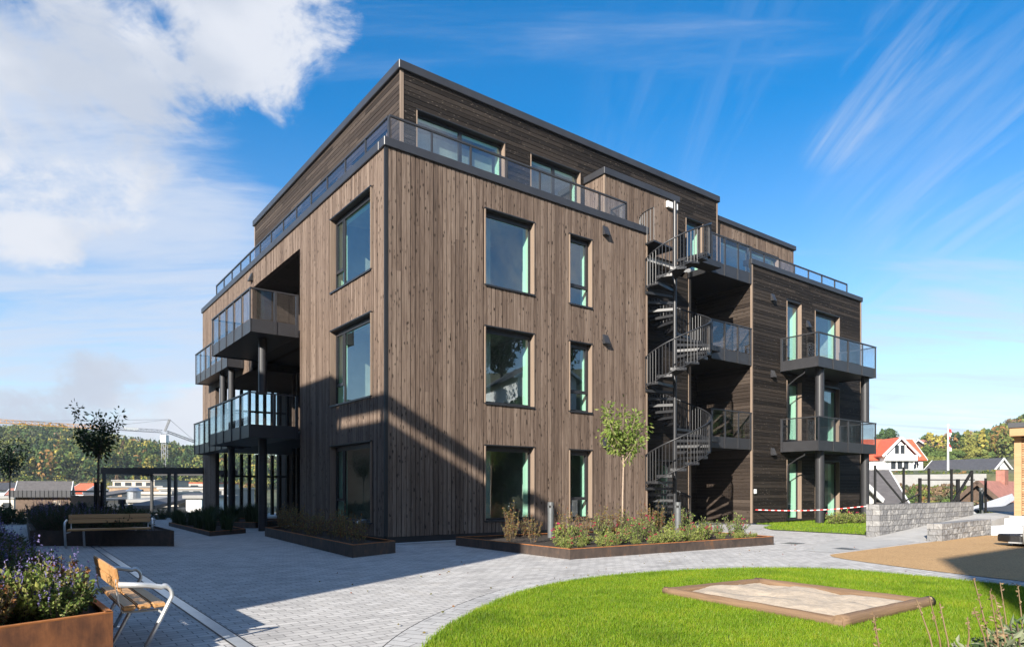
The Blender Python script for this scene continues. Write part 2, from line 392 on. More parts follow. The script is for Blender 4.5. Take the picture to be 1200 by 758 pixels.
def wall(T, a0, a1, z0, z1, ops=(), vertical=True, under=None, board=None, reveal=.16, parent=None, name='wall', seed=1, jam=.0):
    rng = random.Random(seed)
    xs = sorted({a0, a1, *[min(max(q, a0), a1) for o in ops for q in o[:2]]})
    zs = sorted({z0, z1, *[min(max(q, z0), z1) for o in ops for q in o[2:]]})
    mb = MB(T)
    for i in range(len(xs)-1):
        for j in range(len(zs)-1):
            mx, mz = (xs[i]+xs[i+1])/2, (zs[j]+zs[j+1])/2
            if any(o[0] < mx < o[1] and o[2] < mz < o[3] for o in ops): continue
            mb.face([(xs[i],0,zs[j]), (xs[i+1],0,zs[j]), (xs[i+1],0,zs[j+1]), (xs[i],0,zs[j+1])])
    for (p, q, r, s) in ops:
        for e in (((p,r),(p,s)), ((q,s),(q,r)), ((p,s),(q,s)), ((q,r),(p,r))):
            (x0, y0), (x1, y1) = e
            mb.face([(x0,0,y0), (x1,0,y1), (x1,-reveal,y1), (x0,-reveal,y0)])
    w = mb.build(name, under or M['under'], parent or BLD)
    cb = MB(T)
    if vertical:
        x = a0 + .004
        while x < a1 - .02:
            wd = rng.choice((.098, .098, .11, .12)); e = min(x+wd, a1)
            for (lo, hi) in cut(x, e, z0, z1, ops, True, .002):
                t = .017 + rng.uniform(-.003, .003)
                if hi - lo > 2.5 and rng.random() < .5:
                    c = rng.uniform(lo+.6, hi-.6)
                    cb.box((x, .001, lo), (e, t, c-.002)); cb.box((x, .001, c+.002), (e, t, hi))
                else: cb.box((x, .001, lo), (e, t, hi))
            x += wd + rng.choice((.010, .018, .03))
    else:
        z = z0 + .004
        while z < z1 - .02:
            e = min(z + .118, z1)
            for (lo, hi) in cut(z, e, a0, a1, ops, False, .002):
                x = lo
                while x < hi - .01:
                    L = min(rng.uniform(2.2, 4.6), hi-x)
                    if hi - (x+L) < .4: L = hi - x
                    t = .02 + rng.uniform(-.002, .003)
                    cb.box((x, .001, z), (x+L-.002, t, e)); x += L
            z += .132
    cb.build('cladding', board or M['board'], w)
    return w

def window(T, a0, a1, z0, z1, style='plain', room=True, trimmed=True, name='window', dep=.12, flash=True, pane_m='glass'):
    """frame (thing part) > pane, jamb trim, sill, interior"""
    f = .055; mb = MB(T); t0, t1 = -dep-.05, -dep
    def bar(x0, x1, y0, y1, e=0): mb.box((x0, t0, y0), (x1, t1+e, y1))
    ja = .028 if trimmed else 0.0
    b0, b1, c0, c1 = a0+ja, a1-ja, z0+.03, z1-.012
    hd = .13 if style in ('plain', 'side') else .085
    bar(b0, b1, c0, c0+f); bar(b0, b1, c1-hd, c1)
    bar(b0, b0+f, c0+f, c1-hd); bar(b1-f, b1, c0+f, c1-hd)
    if style == 'narrow':
        zt = c0 + (c1-c0)*.27; bar(b0+f, b1-f, zt, zt+.09, .02)
        bar(b1-f-.06, b1-f, zt+.09, c1-hd, .015); bar(b0+f, b0+f+.04, zt+.09, c1-hd, .015); bar(b0+f+.04, b1-f-.06, c1-hd-.05, c1-hd, .015)
    if style == 'side':
        xm = b1 - f - .52; bar(xm-.06, xm, c0+f, c1-hd)
        zt = c0 + (c1-c0)*.25; bar(xm, b1-f, zt, zt+.08, .015)
        bar(xm, xm+.05, zt+.08, c1-hd, .015); bar(b1-f-.05, b1-f, zt+.08, c1-hd, .015)
    if style == 'double':
        xm = (b0+b1)/2; bar(xm-.06, xm+.06, c0+f, c1-hd)
    w = mb.build(name, M['frame'], BLD)
    p = MB(T); p.face([(b0+.01, t0+.02, c0+.01), (b1-.01, t0+.02, c0+.01), (b1-.01, t0+.02, c1-.01), (b0+.01, t0+.02, c1-.01)])
    p.build('pane', M[pane_m], w, normals=False)
    if trimmed:
        for (x0, x1) in ((a0, a0+.026), (a1-.026, a1)):
            q = MB(T); q.box((x0, -dep-.04, z0+.031), (x1, .042, z1-.013)); q.build('jamb', M['trim'], w)
        q = MB(T); q.box((a0+.001, t1+.001, z0), (a1-.001, .055, z0+.026)); q.box((a0+.001, .04, z0-.02), (a1-.001, .056, z0-.0005)); q.build('sill', M['frame'], w)
    if flash:
        q = MB(T); q.box((a0-.012, -.0005, z1+.002), (a1+.012, .05, z1+.026)); q.box((a0+.0, t1-.04, z1-.0105), (a1-.0, .04, z1+.0005)); q.build('flashing', M['frame'], w)
    if room:
        r = MB(T); d0, d1 = t0-.002, t0-.30
        for e in (((b0,c0),(b0,c1)), ((b1,c1),(b1,c0)), ((b0,c1),(b1,c1)), ((b1,c0),(b0,c0))):
            (x0, y0), (x1, y1) = e; r.face([(x0,d0,y0), (x1,d0,y1), (x1,d1,y1), (x0,d1,y0)])
        r.build('inner_reveal', M['reveal'], w)
        r = MB(T); g = .35; d2 = t0 - 3.2
        x0, x1, y0, y1 = b0-g, b1+g, c0-.2, c1+.15
        for q in ([(x0,d1,y0),(x0,d2,y0),(x0,d2,y1),(x0,d1,y1)], [(x1,d1,y0),(x1,d2,y0),(x1,d2,y1),(x1,d1,y1)],
                  [(x0,d1,y0),(x1,d1,y0),(x1,d2,y0),(x0,d2,y0)], [(x0,d1,y1),(x1,d1,y1),(x1,d2,y1),(x0,d2,y1)],
                  [(x0,d2,y0),(x1,d2,y0),(x1,d2,y1),(x0,d2,y1)],
                  [(x0,d1,y0),(b0,d1,y0),(b0,d1,y1),(x0,d1,y1)], [(b1,d1,y0),(x1,d1,y0),(x1,d1,y1),(b1,d1,y1)],
                  [(b0,d1,y0),(b1,d1,y0),(b1,d1,c0),(b0,d1,c0)], [(b0,d1,c1),(b1,d1,c1),(b1,d1,y1),(b0,d1,y1)]): r.face(q)
        r.build('interior', M['room'], w)
    return w

# ---- gable facade facing the lawn (v = 0) and balcony facade (u = 0)
STO = 3.145; PAR = 9.75
big = [(2.87, 4.56, .45, 2.48), (2.87, 4.56, 3.59, 5.65), (2.87, 4.56, 6.74, 8.77)]
nar = [(5.87, 6.79, .42, 2.47), (5.87, 6.79, 3.59, 5.65), (5.87, 6.79, 6.74, 8.78)]
wall(FA(), .05, 9.18, .16, 9.53, big+nar, True, seed=3)
for o in big: window(FA(), *o)
for o in nar: window(FA(), *o, style='narrow')
lwin = [(.75, 3.4, .45, 2.51), (.75, 3.4, 3.62, 5.72), (.75, 3.4, 6.78, 8.84)]
RV0, RV1 = 5.93, 16.6
rec = [(RV0, RV1, .16, 5.75), (RV0, 11.0, 5.75, 8.78)]
wall(FL(), .05, 19.0, .16, 9.53, lwin+rec, True, seed=4, reveal=.15)
for o in lwin:
    w = window(FL(), *o, style='side')
# corner: black strip between two pale corner boards
c = MB(); c.box((-.028, -.028, .16), (.045, .045, 9.53)); c.build('corner_strip', M['black'], BLD)
c = MB(); c.box((9.18, -.04, .16), (9.235, .9, 9.53)); c.build('corner_board', M['trim'], BLD)
# base plinth
for q in (((.05, .02, 0), (9.2, .12, .16)), ((.02, .121, 0), (.12, RV0, .16)), ((.02, RV1, 0), (.12, 19.0, .16))):
    c = MB(); c.box(*q); c.build('plinth', M['black'], BLD)
# parapet flashing
c = MB()
c.box((-.07, -.07, 9.53), (9.27, .26, PAR)); c.box((-.07, .26, 9.53), (.26, 19.07, PAR)); c.box((.26, 18.8, 9.53), (15, 19.07, PAR))
c.build('parapet_flashing', M['fascia'], BLD, bevel=.012)
# terrace deck + structure behind the facades
c = MB()
c.box((.26, .26, 9.2), (9.2, 18.8, 9.38)); c.box((9.2, 1.0, 9.2), (23.3, 18.8, 9.38)); c.box((15.1, .2, 9.2), (23.3, 1.0, 9.38))
c.build('terrace_deck', M['concrete'], BLD)
wall(FA(0), 0, 0, 0, 0) if False else None
c = MB()
for q in ([(3.4,19,0),(23.4,19,0),(23.4,19,9.5),(3.4,19,9.5)], [(3.4,16.6,0),(3.4,19,0),(3.4,19,9.5),(3.4,16.6,9.5)], [(.1,19,6.1),(3.4,19,6.1),(3.4,19,9.5),(.1,19,9.5)], [(23.42,.0,0),(23.42,19,0),(23.42,19,9.7),(23.42,.0,9.7)]): c.face(q)
c.build('rear_wall', M['under'], BLD)

# ---- loggia / passage behind the balconies
c = MB()
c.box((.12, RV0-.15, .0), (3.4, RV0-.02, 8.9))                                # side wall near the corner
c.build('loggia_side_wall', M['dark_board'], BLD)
wall(FL(3.2), RV0, RV1, .1, 8.9, [(7.0, 8.6, .12, 2.4), (9.6, 11.6, .12, 2.4), (7.0, 8.6, 3.3, 5.5), (9.6, 11.6, 3.3, 5.5), (7.0, 8.2, 6.35, 8.5), (9.2, 10.4, 6.35, 8.5)], True, M['under'], M['board'], seed=8, name='loggia_wall')
for o in ((7.0, 8.6, .12, 2.4), (9.6, 11.6, .12, 2.4), (7.0, 8.6, 3.3, 5.5), (9.6, 11.6, 3.3, 5.5), (7.0, 8.2, 6.35, 8.5), (9.2, 10.4, 6.35, 8.5)):
    window(FL(3.2), *o, style='double', trimmed=False)
c = MB(); c.box((.16, RV0, 8.79), (3.2, 11.0, 8.9)); c.build('loggia_soffit', M['mid_board'], BLD)
c = MB(); c.box((.03, 11.0, 5.76), (3.2, RV1, 5.9)); c.box((.16, 11.0, 5.9), (3.2, 11.1, 8.79)); c.build('loggia_soffit', M['mid_board'], BLD)
c = MB()
for z in (2.92, 6.07): c.box((.02, RV0, z), (3.2, RV1 if z < 5 else 11.0, z+.2))
c.build('gallery_deck', M['black'], BLD)
# slatted screens: round the passage at the far end (hills show between them) and along the loggia
for zz0, zz1 in ((.15, 2.9), (3.2, 5.75)):
    for i in range(9):
        x = .35 + i*.34
        c = MB(); c.box((x, RV1-.12, zz0), (x+.10, RV1+.1, zz1)); c.build('slat', M['dark_board'], BLD)
    c = MB(); c.box((.2, RV1-.04, zz0+(zz1-zz0)*.62), (3.2, RV1+.02, zz0+(zz1-zz0)*.62+.09)); c.build('rail', M['metal'], BLD)
for zz0, zz1 in ((.05, 2.9), (3.14, 5.75), (6.3, 8.78)):
    for i in range(9):
        y = 6.9 + i*.52
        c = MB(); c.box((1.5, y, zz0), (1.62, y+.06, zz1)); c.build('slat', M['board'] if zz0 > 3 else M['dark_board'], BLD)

def balcony(T, a0, a1, p, zb, rail_z, left, right, solid=.36, step=1.02, cols=(), name='balcony'):
    d = MB(T); d.box((a0+.02, .03, zb), (a1-.02, p-.02, zb+.2)); b = d.build(name, M['metal'], BLD)
    runs = [((a0, p), (a1, p))]
    if left: runs.append(((a0, .03), (a0, p)))
    if right: runs.append(((a1, .03), (a1, p)))
    for (x0, y0), (x1, y1) in runs:
        L = math.hypot(x1-x0, y1-y0); n = max(1, round(L/step)); ux, uy = (x1-x0)/L, (y1-y0)/L
        al = ux > .5
        sk = MB(T)
        if al: sk.box((x0+.0, y0-.018, zb-.03), (x1-.0, y0, zb+solid))
        else: sk.box((x0-.009, y0, zb-.03), (x0+.009, y1-.02, zb+solid))
        sk.build('skirt', M['metal'], b)
        for i in range(n+1):
            if not al and i == n: continue
            x, y = x0+ux*L*i/n, y0+uy*L*i/n
            ps = MB(T)
            if al:
                e = .035 if 0 < i < n else .045
                xx = min(max(x, x0+e-.012), x1-e+.012)
                ps.box((xx-e, y+.001, zb-.035), (xx+e, y+.022, rail_z-.04))
            else: 
                yy = max(y, .08); ps.box((x-.03, yy-.04, zb-.035), (x+.03, yy+.04, rail_z-.04))
            ps.build('post', M['metal'], b)
        for i in range(n):
            g = MB(T); m0, m1 = .045, .045
            if al: g.box((x0+ux*L*i/n+m0, y0-.014, zb+solid+.02), (x0+ux*L*(i+1)/n-m1, y0-.006, rail_z-.05))
            else: g.box((x0-.004, y0+L*i/n+m0, zb+solid+.02), (x0+.004, y0+L*(i+1)/n-m1, rail_z-.05))
            g.build('glass_panel', M['railglass'], b)
        hr = MB(T)
        if al: hr.box((x0-.03, y0-.035, rail_z-.04), (x1+.03, y0+.03, rail_z))
        else: hr.box((x0-.03, y0, rail_z-.0405), (x0+.03, y1-.036, rail_z-.0005))
        hr.build('handrail', M['metal'], b)
    for (x, y, r, z0) in cols:
        q = MB(T); q.tube([(x, y, z0), (x, y, zb-.005)], r, 20); q.build('column', M['metal'], b, smooth=False)
    return b
# balconies of the shaded facade
balcony(FL(), 5.97, 10.7, 1.47, 6.05, 7.34, True, True, step=.95, cols=[(6.9, .85, .13, 4.3)])
balcony(FL(), 6.0, 11.1, 1.5, 2.9, 4.23, True, True, step=.95, cols=[(6.9, .85, .13, .0)])
balcony(FL(), 12.1, 17.5, .62, 6.0, 7.30, True, True, step=.95, cols=[(12.6, .35, .12, 3.3), (13.9, .35, .12, 3.3)])
balcony(FL(), 12.1, 17.8, .62, 2.9, 4.24, True, True, step=.95, cols=[(12.6, .35, .12, .0)])

# ---- dark boarded wing (u 15 .. 23.4)
BW = [(17.38, 18.45, .1, 2.5), (19.5, 21.5, .1, 2.5), (17.38, 18.45, 3.24, 5.64), (19.5, 21.5, 3.24, 5.64), (17.38, 18.45, 6.38, 8.79), (19.5, 21.5, 6.38, 8.74)]
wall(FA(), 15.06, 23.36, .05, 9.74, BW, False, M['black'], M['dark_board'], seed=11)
for i, o in enumerate(BW):
    window(FA(), *o, style='double' if i == 1 else 'plain', name='glazed_door', flash=(i % 2 == 1))
c = MB(); c.box((14.98, -.045, .05), (15.055, .02, 9.74)); c.build('corner_board', M['trim'], BLD)
c = MB(); c.box((23.365, -.045, .05), (23.43, .02, 9.74)); c.build('corner_board', M['trim'], BLD)
c = MB(); c.box((14.93, -.08, 9.74), (23.5, .3, 9.94)); c.build('parapet_flashing', M['fascia'], BLD, bevel=.012)
balcony(FA(), 16.93, 21.47, 1.55, 5.95, 7.21, True, True, step=1.13, cols=[(17.6, 1.25, .16, 4.1), (21.2, 1.25, .16, 4.1)])
balcony(FA(), 16.93, 21.47, 1.55, 2.80, 4.06, True, True, step=1.13, cols=[(17.6, 1.25, .16, 0), (21.2, 1.25, .16, 0)])
for z in (5.9, 2.75):
    c = MB(); c.tube([W_ for W_ in ((17.15, -.9, z+.0), (17.15, -.9, z-.12), (17.25, -.55, z-.25), (17.27, -.14, z-.5), (17.27, -.1, .1 if z < 4 else 4.2))], .03, 8)
    c.build('downpipe', M['metal'], BLD, smooth=True)

# ---- recess with the stair: tower wall in front, deep niche to its right
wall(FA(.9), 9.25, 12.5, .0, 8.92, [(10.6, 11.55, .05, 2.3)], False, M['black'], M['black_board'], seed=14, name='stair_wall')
window(FA(.9), 10.6, 11.55, .05, 2.3, name='entrance_door', trimmed=False)
c = MB(); c.box((12.44, .84, .0), (12.55, .95, 8.92)); c.build('corner_board', M['trim'], BLD)
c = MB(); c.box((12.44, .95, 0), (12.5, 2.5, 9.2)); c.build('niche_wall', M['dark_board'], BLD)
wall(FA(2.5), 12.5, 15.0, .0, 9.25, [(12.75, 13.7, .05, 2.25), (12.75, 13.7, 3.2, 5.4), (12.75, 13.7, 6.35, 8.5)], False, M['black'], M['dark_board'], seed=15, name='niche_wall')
for z in (.05, 3.2, 6.35): window(FA(2.5), 12.75, 13.7, z, z+2.2, name='entrance_door', trimmed=True)
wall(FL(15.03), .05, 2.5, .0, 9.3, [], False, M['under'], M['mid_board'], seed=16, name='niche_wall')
for zb in (2.82, 5.97, 9.02):
    balcony(FA(.08), 12.56, 14.96, .1, zb, zb+1.36, False, False, solid=.38, step=.82, name='landing')
    c = MB(); c.box((12.56, .1, zb-.01), (14.97, 2.49, zb+.19)); c.build('landing', M['black'], BLD)

# ---- stair-head block and penthouses
wall(FA(.9), 8.24, 11.78, 9.38, 11.52, [], True, seed=20, name='stair_head_wall')
wall(FL(8.22), .95, 1.8, 9.38, 11.52, [], True, seed=21, name='stair_head_wall')
c = MB(); c.box((11.78, .86, 8.94), (11.84, 1.8, 11.52)); c.box((8.19, .865, 9.38), (8.24, .93, 11.52)); c.build('corner_board', M['trim'], BLD)
c = MB(); c.box((8.14, .82, 11.52), (11.92, 1.82, 11.74)); c.build('stair_head_roof', M['fascia'], BLD, bevel=.012)
PV, PU, PT = 1.82, 1.35, 12.78
pw = [(1.82, 4.87, 9.5, 11.85), (5.87, 7.99, 9.5, 11.85), (13.45, 14.5, 9.5, 11.7)]
wall(FA(PV), PU, 15.36, 9.38, PT, pw, False, M['black'], M['dark_board'], seed=22, name='penthouse_wall')
pl = [(2.6, 5.0, 9.5, 11.4), (6.2, 8.6, 9.5, 11.4), (9.6, 12.6, 9.5, 11.4)]
wall(FL(PU), PV, 15.4, 9.38, PT, pl, False, M['black'], M['mid_board'], seed=23, name='penthouse_wall')
for o in pw: window(FA(PV), *o, style='double' if o[1]-o[0] > 1.5 else 'plain', name='window')
for o in pl: window(FL(PU), *o, style='double', name='window')
c = MB(); c.box((PU-.035, PV-.035, 9.38), (PU+.07, PV-.0005, PT)); c.box((15.36, PV-.035, 9.38), (15.43, PV+.06, PT)); c.box((PU-.03, 15.4, 9.38), (PU+.06, 15.46, PT)); c.build('corner_board', M['trim'], BLD)
c = MB(); c.box((PU-.1, PV-.1, PT), (15.5, 15.5, PT+.24)); c.build('penthouse_roof', M['fascia'], BLD, bevel=.015)
c = MB(); c.face([(15.4, PV, 9.38), (15.4, 15.4, 9.38), (15.4, 15.4, PT), (15.4, PV, PT)]); c.face([(PU, 15.42, 9.38), (15.4, 15.42, 9.38), (15.4, 15.42, PT), (PU, 15.42, PT)]); c.build('penthouse_wall', M['dark_board'], BLD)
c = MB(); c.tube([(12.25, 3.2, PT), (12.25, 3.2, PT+.95)], .17, 20); c.tube([(12.25, 3.2, PT+.95), (12.25, 3.2, PT+1.05)], .19, 20); c.build('chimney_pipe', M['chimney'], BLD, smooth=False)
Q = 2.05
wall(FA(Q), 15.44, 21.4, 9.38, 12.2, [(15.9, 20.15, 9.5, 11.6)], True, seed=26, name='penthouse_wall')
window(FA(Q), 15.9, 20.15, 9.5, 11.6, style='double')
c = MB(); c.box((15.44, Q-.1, 12.2), (21.5, 12, 12.4)); c.build('penthouse_roof', M['fascia'], BLD, bevel=.012)
c = MB(); c.face([(21.4, Q, 9.38), (21.4, 12, 9.38), (21.4, 12, 12.2), (21.4, Q, 12.2)]); c.build('penthouse_wall', M['under'], BLD)

# ---- terrace railings
def terrace_rail(pts, n, z0, z1, name='terrace_railing'):
    (x0, y0), (x1, y1) = pts
    hr = MB(); hr.bar((x0, y0, z1-.02), (x1, y1, z1-.02), .06, .045); b = hr.build(name, M['metal'], BLD)
    d = Vector((x1-x0, y1-y0, 0)).normalized()
    for i in range(n+1):
        p = Vector((x0 + (x1-x0)*i/n, y0 + (y1-y0)*i/n, 0))
        q = MB(); q.bar(p+Vector((0,0,z0)), p+Vector((0,0,z1-.045)), .045, .045); q.build('post', M['metal'], b)
        if i < n:
            e = Vector((x0 + (x1-x0)*(i+1)/n, y0 + (y1-y0)*(i+1)/n, 0))
            g = MB(); a = p + d*.05; c_ = e - d*.05
            g.bar(a+Vector((0,0,(z0+z1)/2)), c_+Vector((0,0,(z0+z1)/2)), .01, z1-z0-.13); g.build('glass_panel', M['railglass'], b)
    return b
terrace_rail(((.2, .2), (8.5, .2)), 7, PAR-.02, 10.45)
terrace_rail(((.2, .25), (.2, 17.3)), 13, PAR-.02, 10.45)
terrace_rail(((8.5, .2), (8.5, .88)), 1, PAR-.02, 10.45)
terrace_rail(((15.1, .2), (22.6, .2)), 7, 9.93, 10.45)

# ---- facade lamps, sign lamp, junction box
def wall_lamp(T, a, z):
    q = MB(T)
    q.prism([(a-.11, .03), (a+.11, .03), (a+.11, .06), (a-.11, .06)], z-.12, z+.16)
    n = q.add([(a-.11,.06,z+.15),(a+.11,.06,z+.15),(a+.11,.16,z-.10),(a-.11,.16,z-.10),(a-.11,.06,z-.12),(a+.11,.06,z-.12),(a-.11,.155,z-.13),(a+.11,.155,z-.13)])
    for f in ((0,1,2,3),(3,2,7,6),(6,7,5,4),(0,3,6,4),(1,5,7,2)): q.f.append(tuple(n+i for i in f)); q.m.append(0)
    q.build('wall_lamp', M['metal'], BLD)
for z in (9.17, 5.86, 2.72): wall_lamp(FA(), 7.32, z)
for z in (8.7, 5.75, 2.75): wall_lamp(FA(), 16.35, z)
wall_lamp(FA(), 18.9, 8.05)
wall_lamp(FL(), 11.0, 9.16)
q = MB(FA(.9)); q.box((11.2, .03, 11.2), (11.75, .12, 11.42)); q.build('sign_lamp', M['white'], BLD, bevel=.01)
q = MB(FA()); q.box((15.12, .03, 1.15), (15.24, .09, 1.32)); q.build('junction_box', M['white'], BLD, bevel=.01)
q = MB(); q.tube([(-.06, 1.0, .52), (-.25, .95, .52), (-.33, .93, .47)], .035, 10); q.build('water_tap', M['steel'], BLD, smooth=True)

# ================================================================== SPIRAL STAIR
SU, SV = 10.25, -.31
ST = thing('spiral_staircase', 'dark grey steel spiral staircase winding up beside the balconies', 'staircase', W(SU, SV), FRAME_ANGLE)
q = MB(); q.tube([(0,0,0), (0,0,10.75)], .062, 16); q.build('pole', M['stairmetal'], ST)
SR = 1.14; NT = 16; STEP = STO/NT; DA = 2*math.pi/NT
def ang(k): return math.radians(0) + DA*k           # starts on the landing side, climbs anticlockwise
tm = MB(); n_ = 6
a0 = -DA*.56; a1 = DA*.56
def tr_pts(z): return [(.06*math.cos(a0), .06*math.sin(a0), z)] + [(SR*math.cos(a0+(a1-a0)*i/n_), SR*math.sin(a0+(a1-a0)*i/n_), z) for i in range(n_+1)] + [(.06*math.cos(a1), .06*math.sin(a1), z)]
lo, hi = tr_pts(-.085), tr_pts(0)
k = tm.add(lo+hi); m_ = len(lo)
tm.f.append(tuple(k+m_+i for i in range(m_))); tm.f.append(tuple(k+i for i in reversed(range(m_)))); tm.m += [0, 0]
for i in range(m_): j = (i+1) % m_; tm.f.append((k+i, k+j, k+m_+j, k+m_+i)); tm.m.append(0)
t_proto = tm.build('tread', M['stairmetal'], None)
b_proto = []
for f_, dz in ((-.375, -.0), (-.125, .049), (.125, .098), (.375, .147)):
    b = MB(); aa = DA*f_; b.tube([(SR*math.cos(aa), SR*math.sin(aa), -.045), (SR*math.cos(aa), SR*math.sin(aa), .87+dz)], .0125, 6)
    b_proto.append(b.build('baluster', M['stairmetal'], t_proto))
NTOT = NT*3 - 2
for i in range(1, NTOT):
    t = t_proto if i == 1 else t_proto.copy()
    if i > 1: COL.objects.link(t)
    t.parent = ST; t.rotation_euler = (0, 0, ang(i)); t.location = (0, 0, STEP*i)
    if i > 1:
        for b in b_proto:
            c = b.copy(); COL.objects.link(c); c.parent = t
h = MB(); h.tube([(SR*math.cos(ang(x)), SR*math.sin(ang(x)), STEP*x + .95) for x in np.linspace(.5, NTOT-.5, 240)], .026, 8); h.build('handrail', M['stairmetal'], ST, smooth=True)
h = MB(); h.tube([(SR*1.0*math.cos(ang(x)), SR*1.0*math.sin(ang(x)), STEP*x - .035) for x in np.linspace(.5, NTOT-.5, 240)], .016, 6); h.build('stringer', M['stairmetal'], ST, smooth=True)
# guard plate at the stair head, reaching back to the tower wall
g = MB(); ga = [math.radians(x) for x in np.linspace(95, 185, 13)]
zt = 9.22
ring = [(SR*math.cos(a), SR*math.sin(a)) for a in ga]
g.prism([(0,0)] + ring, zt-.05, zt); tl = g.build('top_landing', M['stairmetal'], ST)
g = MB(); g.tube([(x, y, zt+1.02) for x, y in ring], .02, 8)
for x, y in ring: g.tube([(x, y, zt), (x, y, zt+1.02)], .011, 6)
g.build('guard_rail', M['stairmetal'], tl)
h = MB(); h.box((SR-.01, -.12, 9.0), (2.33, .41, 9.2)); h.build('landing_bridge', M['stairmetal'], ST)
for lz in (2.95, 6.1):
    h = MB(); h.box((SR-.06, -.1, lz), (2.33, .41, lz+.17)); h.build('landing_bridge', M['stairmetal'], ST)

# ================================================================== GROUND
def flat(name, pts, z, m, frame=False):
    mb = MB(); mb.face([(p[0], p[1], z) for p in pts]); o = mb.build(name, m)
    if frame: o.location = (CX, CY, 0); o.rotation_euler = (0, 0, FRAME_ANGLE)
    return tag(o, kind='structure')
def inv(x, y):
    d = Vector((x-CX, y-CY, 0)); return (d.dot(U), d.dot(V))
def sm(x, a, b):
    t = min(1, max(0, (x-a)/(b-a))); return t*t*(3-2*t)
def lerp_tab(x, tab):
    if x <= tab[0][0]: return tab[0][1]
    for (a, p), (b, q) in zip(tab, tab[1:]):
        if x <= b: return p + (q-p)*(x-a)/(b-a)
    return tab[-1][1]
def terrain(x, y):
    r = math.hypot(x, y)
    if y <= .15*abs(x): ratio = 1.5 if x > 0 else -1.5
    else: ratio = max(-1.5, min(1.5, x/y))
    px = 600 + ratio*FOC
    nz = mnoise.fractal(Vector((x*.012, y*.012, 0)), 1.0, 2.0, 5)
    # valley and wooded ridge to the left
    top = lerp_tab(px, [(-300, 545), (-100, 532), (0, 527), (60, 523), (95, 526), (150, 535), (200, 541), (240, 547), (330, 556), (450, 562)])
    zt = 1.3 + (HZ-top)/FOC*460
    left = lerp_tab(r, [(0, -.06), (36, -.06), (44, -2.2), (60, -7), (150, -7), (200, -3), (300, zt*.32), (400, zt*.80), (460, zt-4), (600, zt-8), (900, -10)])
    # slope with houses to the right
    top = lerp_tab(px, [(800, 555), (1000, 553), (1100, 548), (1150, 534), (1180, 519), (1220, 502), (1400, 485)])
    zt = 1.3 + (HZ-top)/FOC*380
    right = lerp_tab(r, [(0, -.06), (23.2, -.06), (26, -1.2), (36, -1.6), (50, -1.2), (75, .8), (88, 1.3), (89, 2.9), (130, 4.4), (200, 7), (290, zt*.6), (380, zt-5), (600, zt), (900, 0)])
    if y <= .15*abs(x) and x > 0: right = lerp_tab(r, [(0,-.06), (26,-.06), (34, .8), (46, 3.5), (60, 8.5), (75, 13.5), (100, 22), (160, 34), (900, 0)])
    elif x > 0 and y < .6*x:
        b = lerp_tab(r, [(0,-.06), (26,-.06), (34, .8), (46, 3.5), (60, 8.5), (75, 13.5), (100, 22), (160, 34), (900, 0)]); q = sm(y/x, .15, .55); right = b*(1-q) + right*q
    k = sm(px, 520, 760)
    h = left*(1-k) + right*k
    return h + nz*sm(r, 60, 300)*5
mb = MB(); rad = [0.5, 8, 16, 20, 23.2, 24.5, 26, 30, 36, 40, 44, 50, 56, 62, 70, 75, 80, 88, 89, 96, 105, 115, 130, 150, 170, 190, 210, 235, 260, 280, 300, 320, 340, 360, 380, 400, 420, 440, 460, 480, 520, 600, 760, 1000, 1600]
NA = 240
ids = []
for r in rad:
    row = []
    for i in range(NA):
        a = 2*math.pi*i/NA; x, y = r*math.sin(a), r*math.cos(a)
        row.append(mb.add([(x, y, terrain(x, y))]))
    ids.append(row)
for i in range(len(rad)-1):
    for j in range(NA):
        j2 = (j+1) % NA; mb.f.append((ids[i][j], ids[i][j2], ids[i+1][j2], ids[i+1][j])); mb.m.append(0)
mb.f.append(tuple(ids[0])); mb.m.append(0)
tag(mb.build('ground', M['hill'], smooth=True), kind='structure')

pav = [(-27,-9), (-26.5,27), (-21,36), (-11,38), (7,27), (10.1,19.0), (11.2, 17.2), (13.6,19.1), (17,19.2), (17,-9)]
flat('paving', [inv(*p) for p in pav], 0.0, M['paving'], True)
# lawn, its pale edging and the rubber play surface
def smooth_line(pts, n=8):
    out = []
    P = [Vector((*p, 0)) for p in pts]
    for i in range(len(P)-1):
        p0, p1, p2, p3 = P[max(i-1,0)], P[i], P[i+1], P[min(i+2, len(P)-1)]
        for t in np.linspace(0, 1, n, endpoint=False):
            t = float(t)
            out.append(.5*((2*p1) + (p2-p0)*t + (2*p0-5*p1+4*p2-p3)*t*t + (3*p1-p0-3*p2+p3)*t**3))
    out.append(P[-1]); return [(q.x, q.y) for q in out]
edge = smooth_line([(-.35, 1.5), (-.72, 3.4), (-.74, 5.2), (-.55, 6.55), (0.02, 8.2), (.62, 9.15), (1.45, 9.95), (2.8, 10.66), (4.15, 10.92), (5.3, 10.72), (6.15, 9.75), (6.75, 8.75), (7.6, 6.6), (8.0, 3.5), (7.6, 1.0)])
lawn_poly = edge
def offset(line, d):
    out = []
    for i, p in enumerate(line):
        a = line[max(i-1,0)]; b = line[min(i+1,len(line)-1)]
        t = Vector((b[0]-a[0], b[1]-a[1])).normalized(); out.append((p[0]-t.y*d, p[1]+t.x*d))
    return out
mb = MB(); mb.face([(*p, .018) for p in lawn_poly])
for p, q in zip(lawn_poly, lawn_poly[1:]): mb.face([(*p, 0), (*q, 0), (*q, .018), (*p, .018)])
tag(mb.build('lawn', M['grassbase']), kind='structure')
oe = offset(edge, .34); 
mb = MB()
for i in range(len(edge)-1): mb.face([(*edge[i], .005), (*edge[i+1], .005), (*oe[i+1], .005), (*oe[i], .005)])
tag(mb.build('lawn_edging', M['pathpave']), kind='structure')
oe2 = offset(edge, .352)
mb = MB()
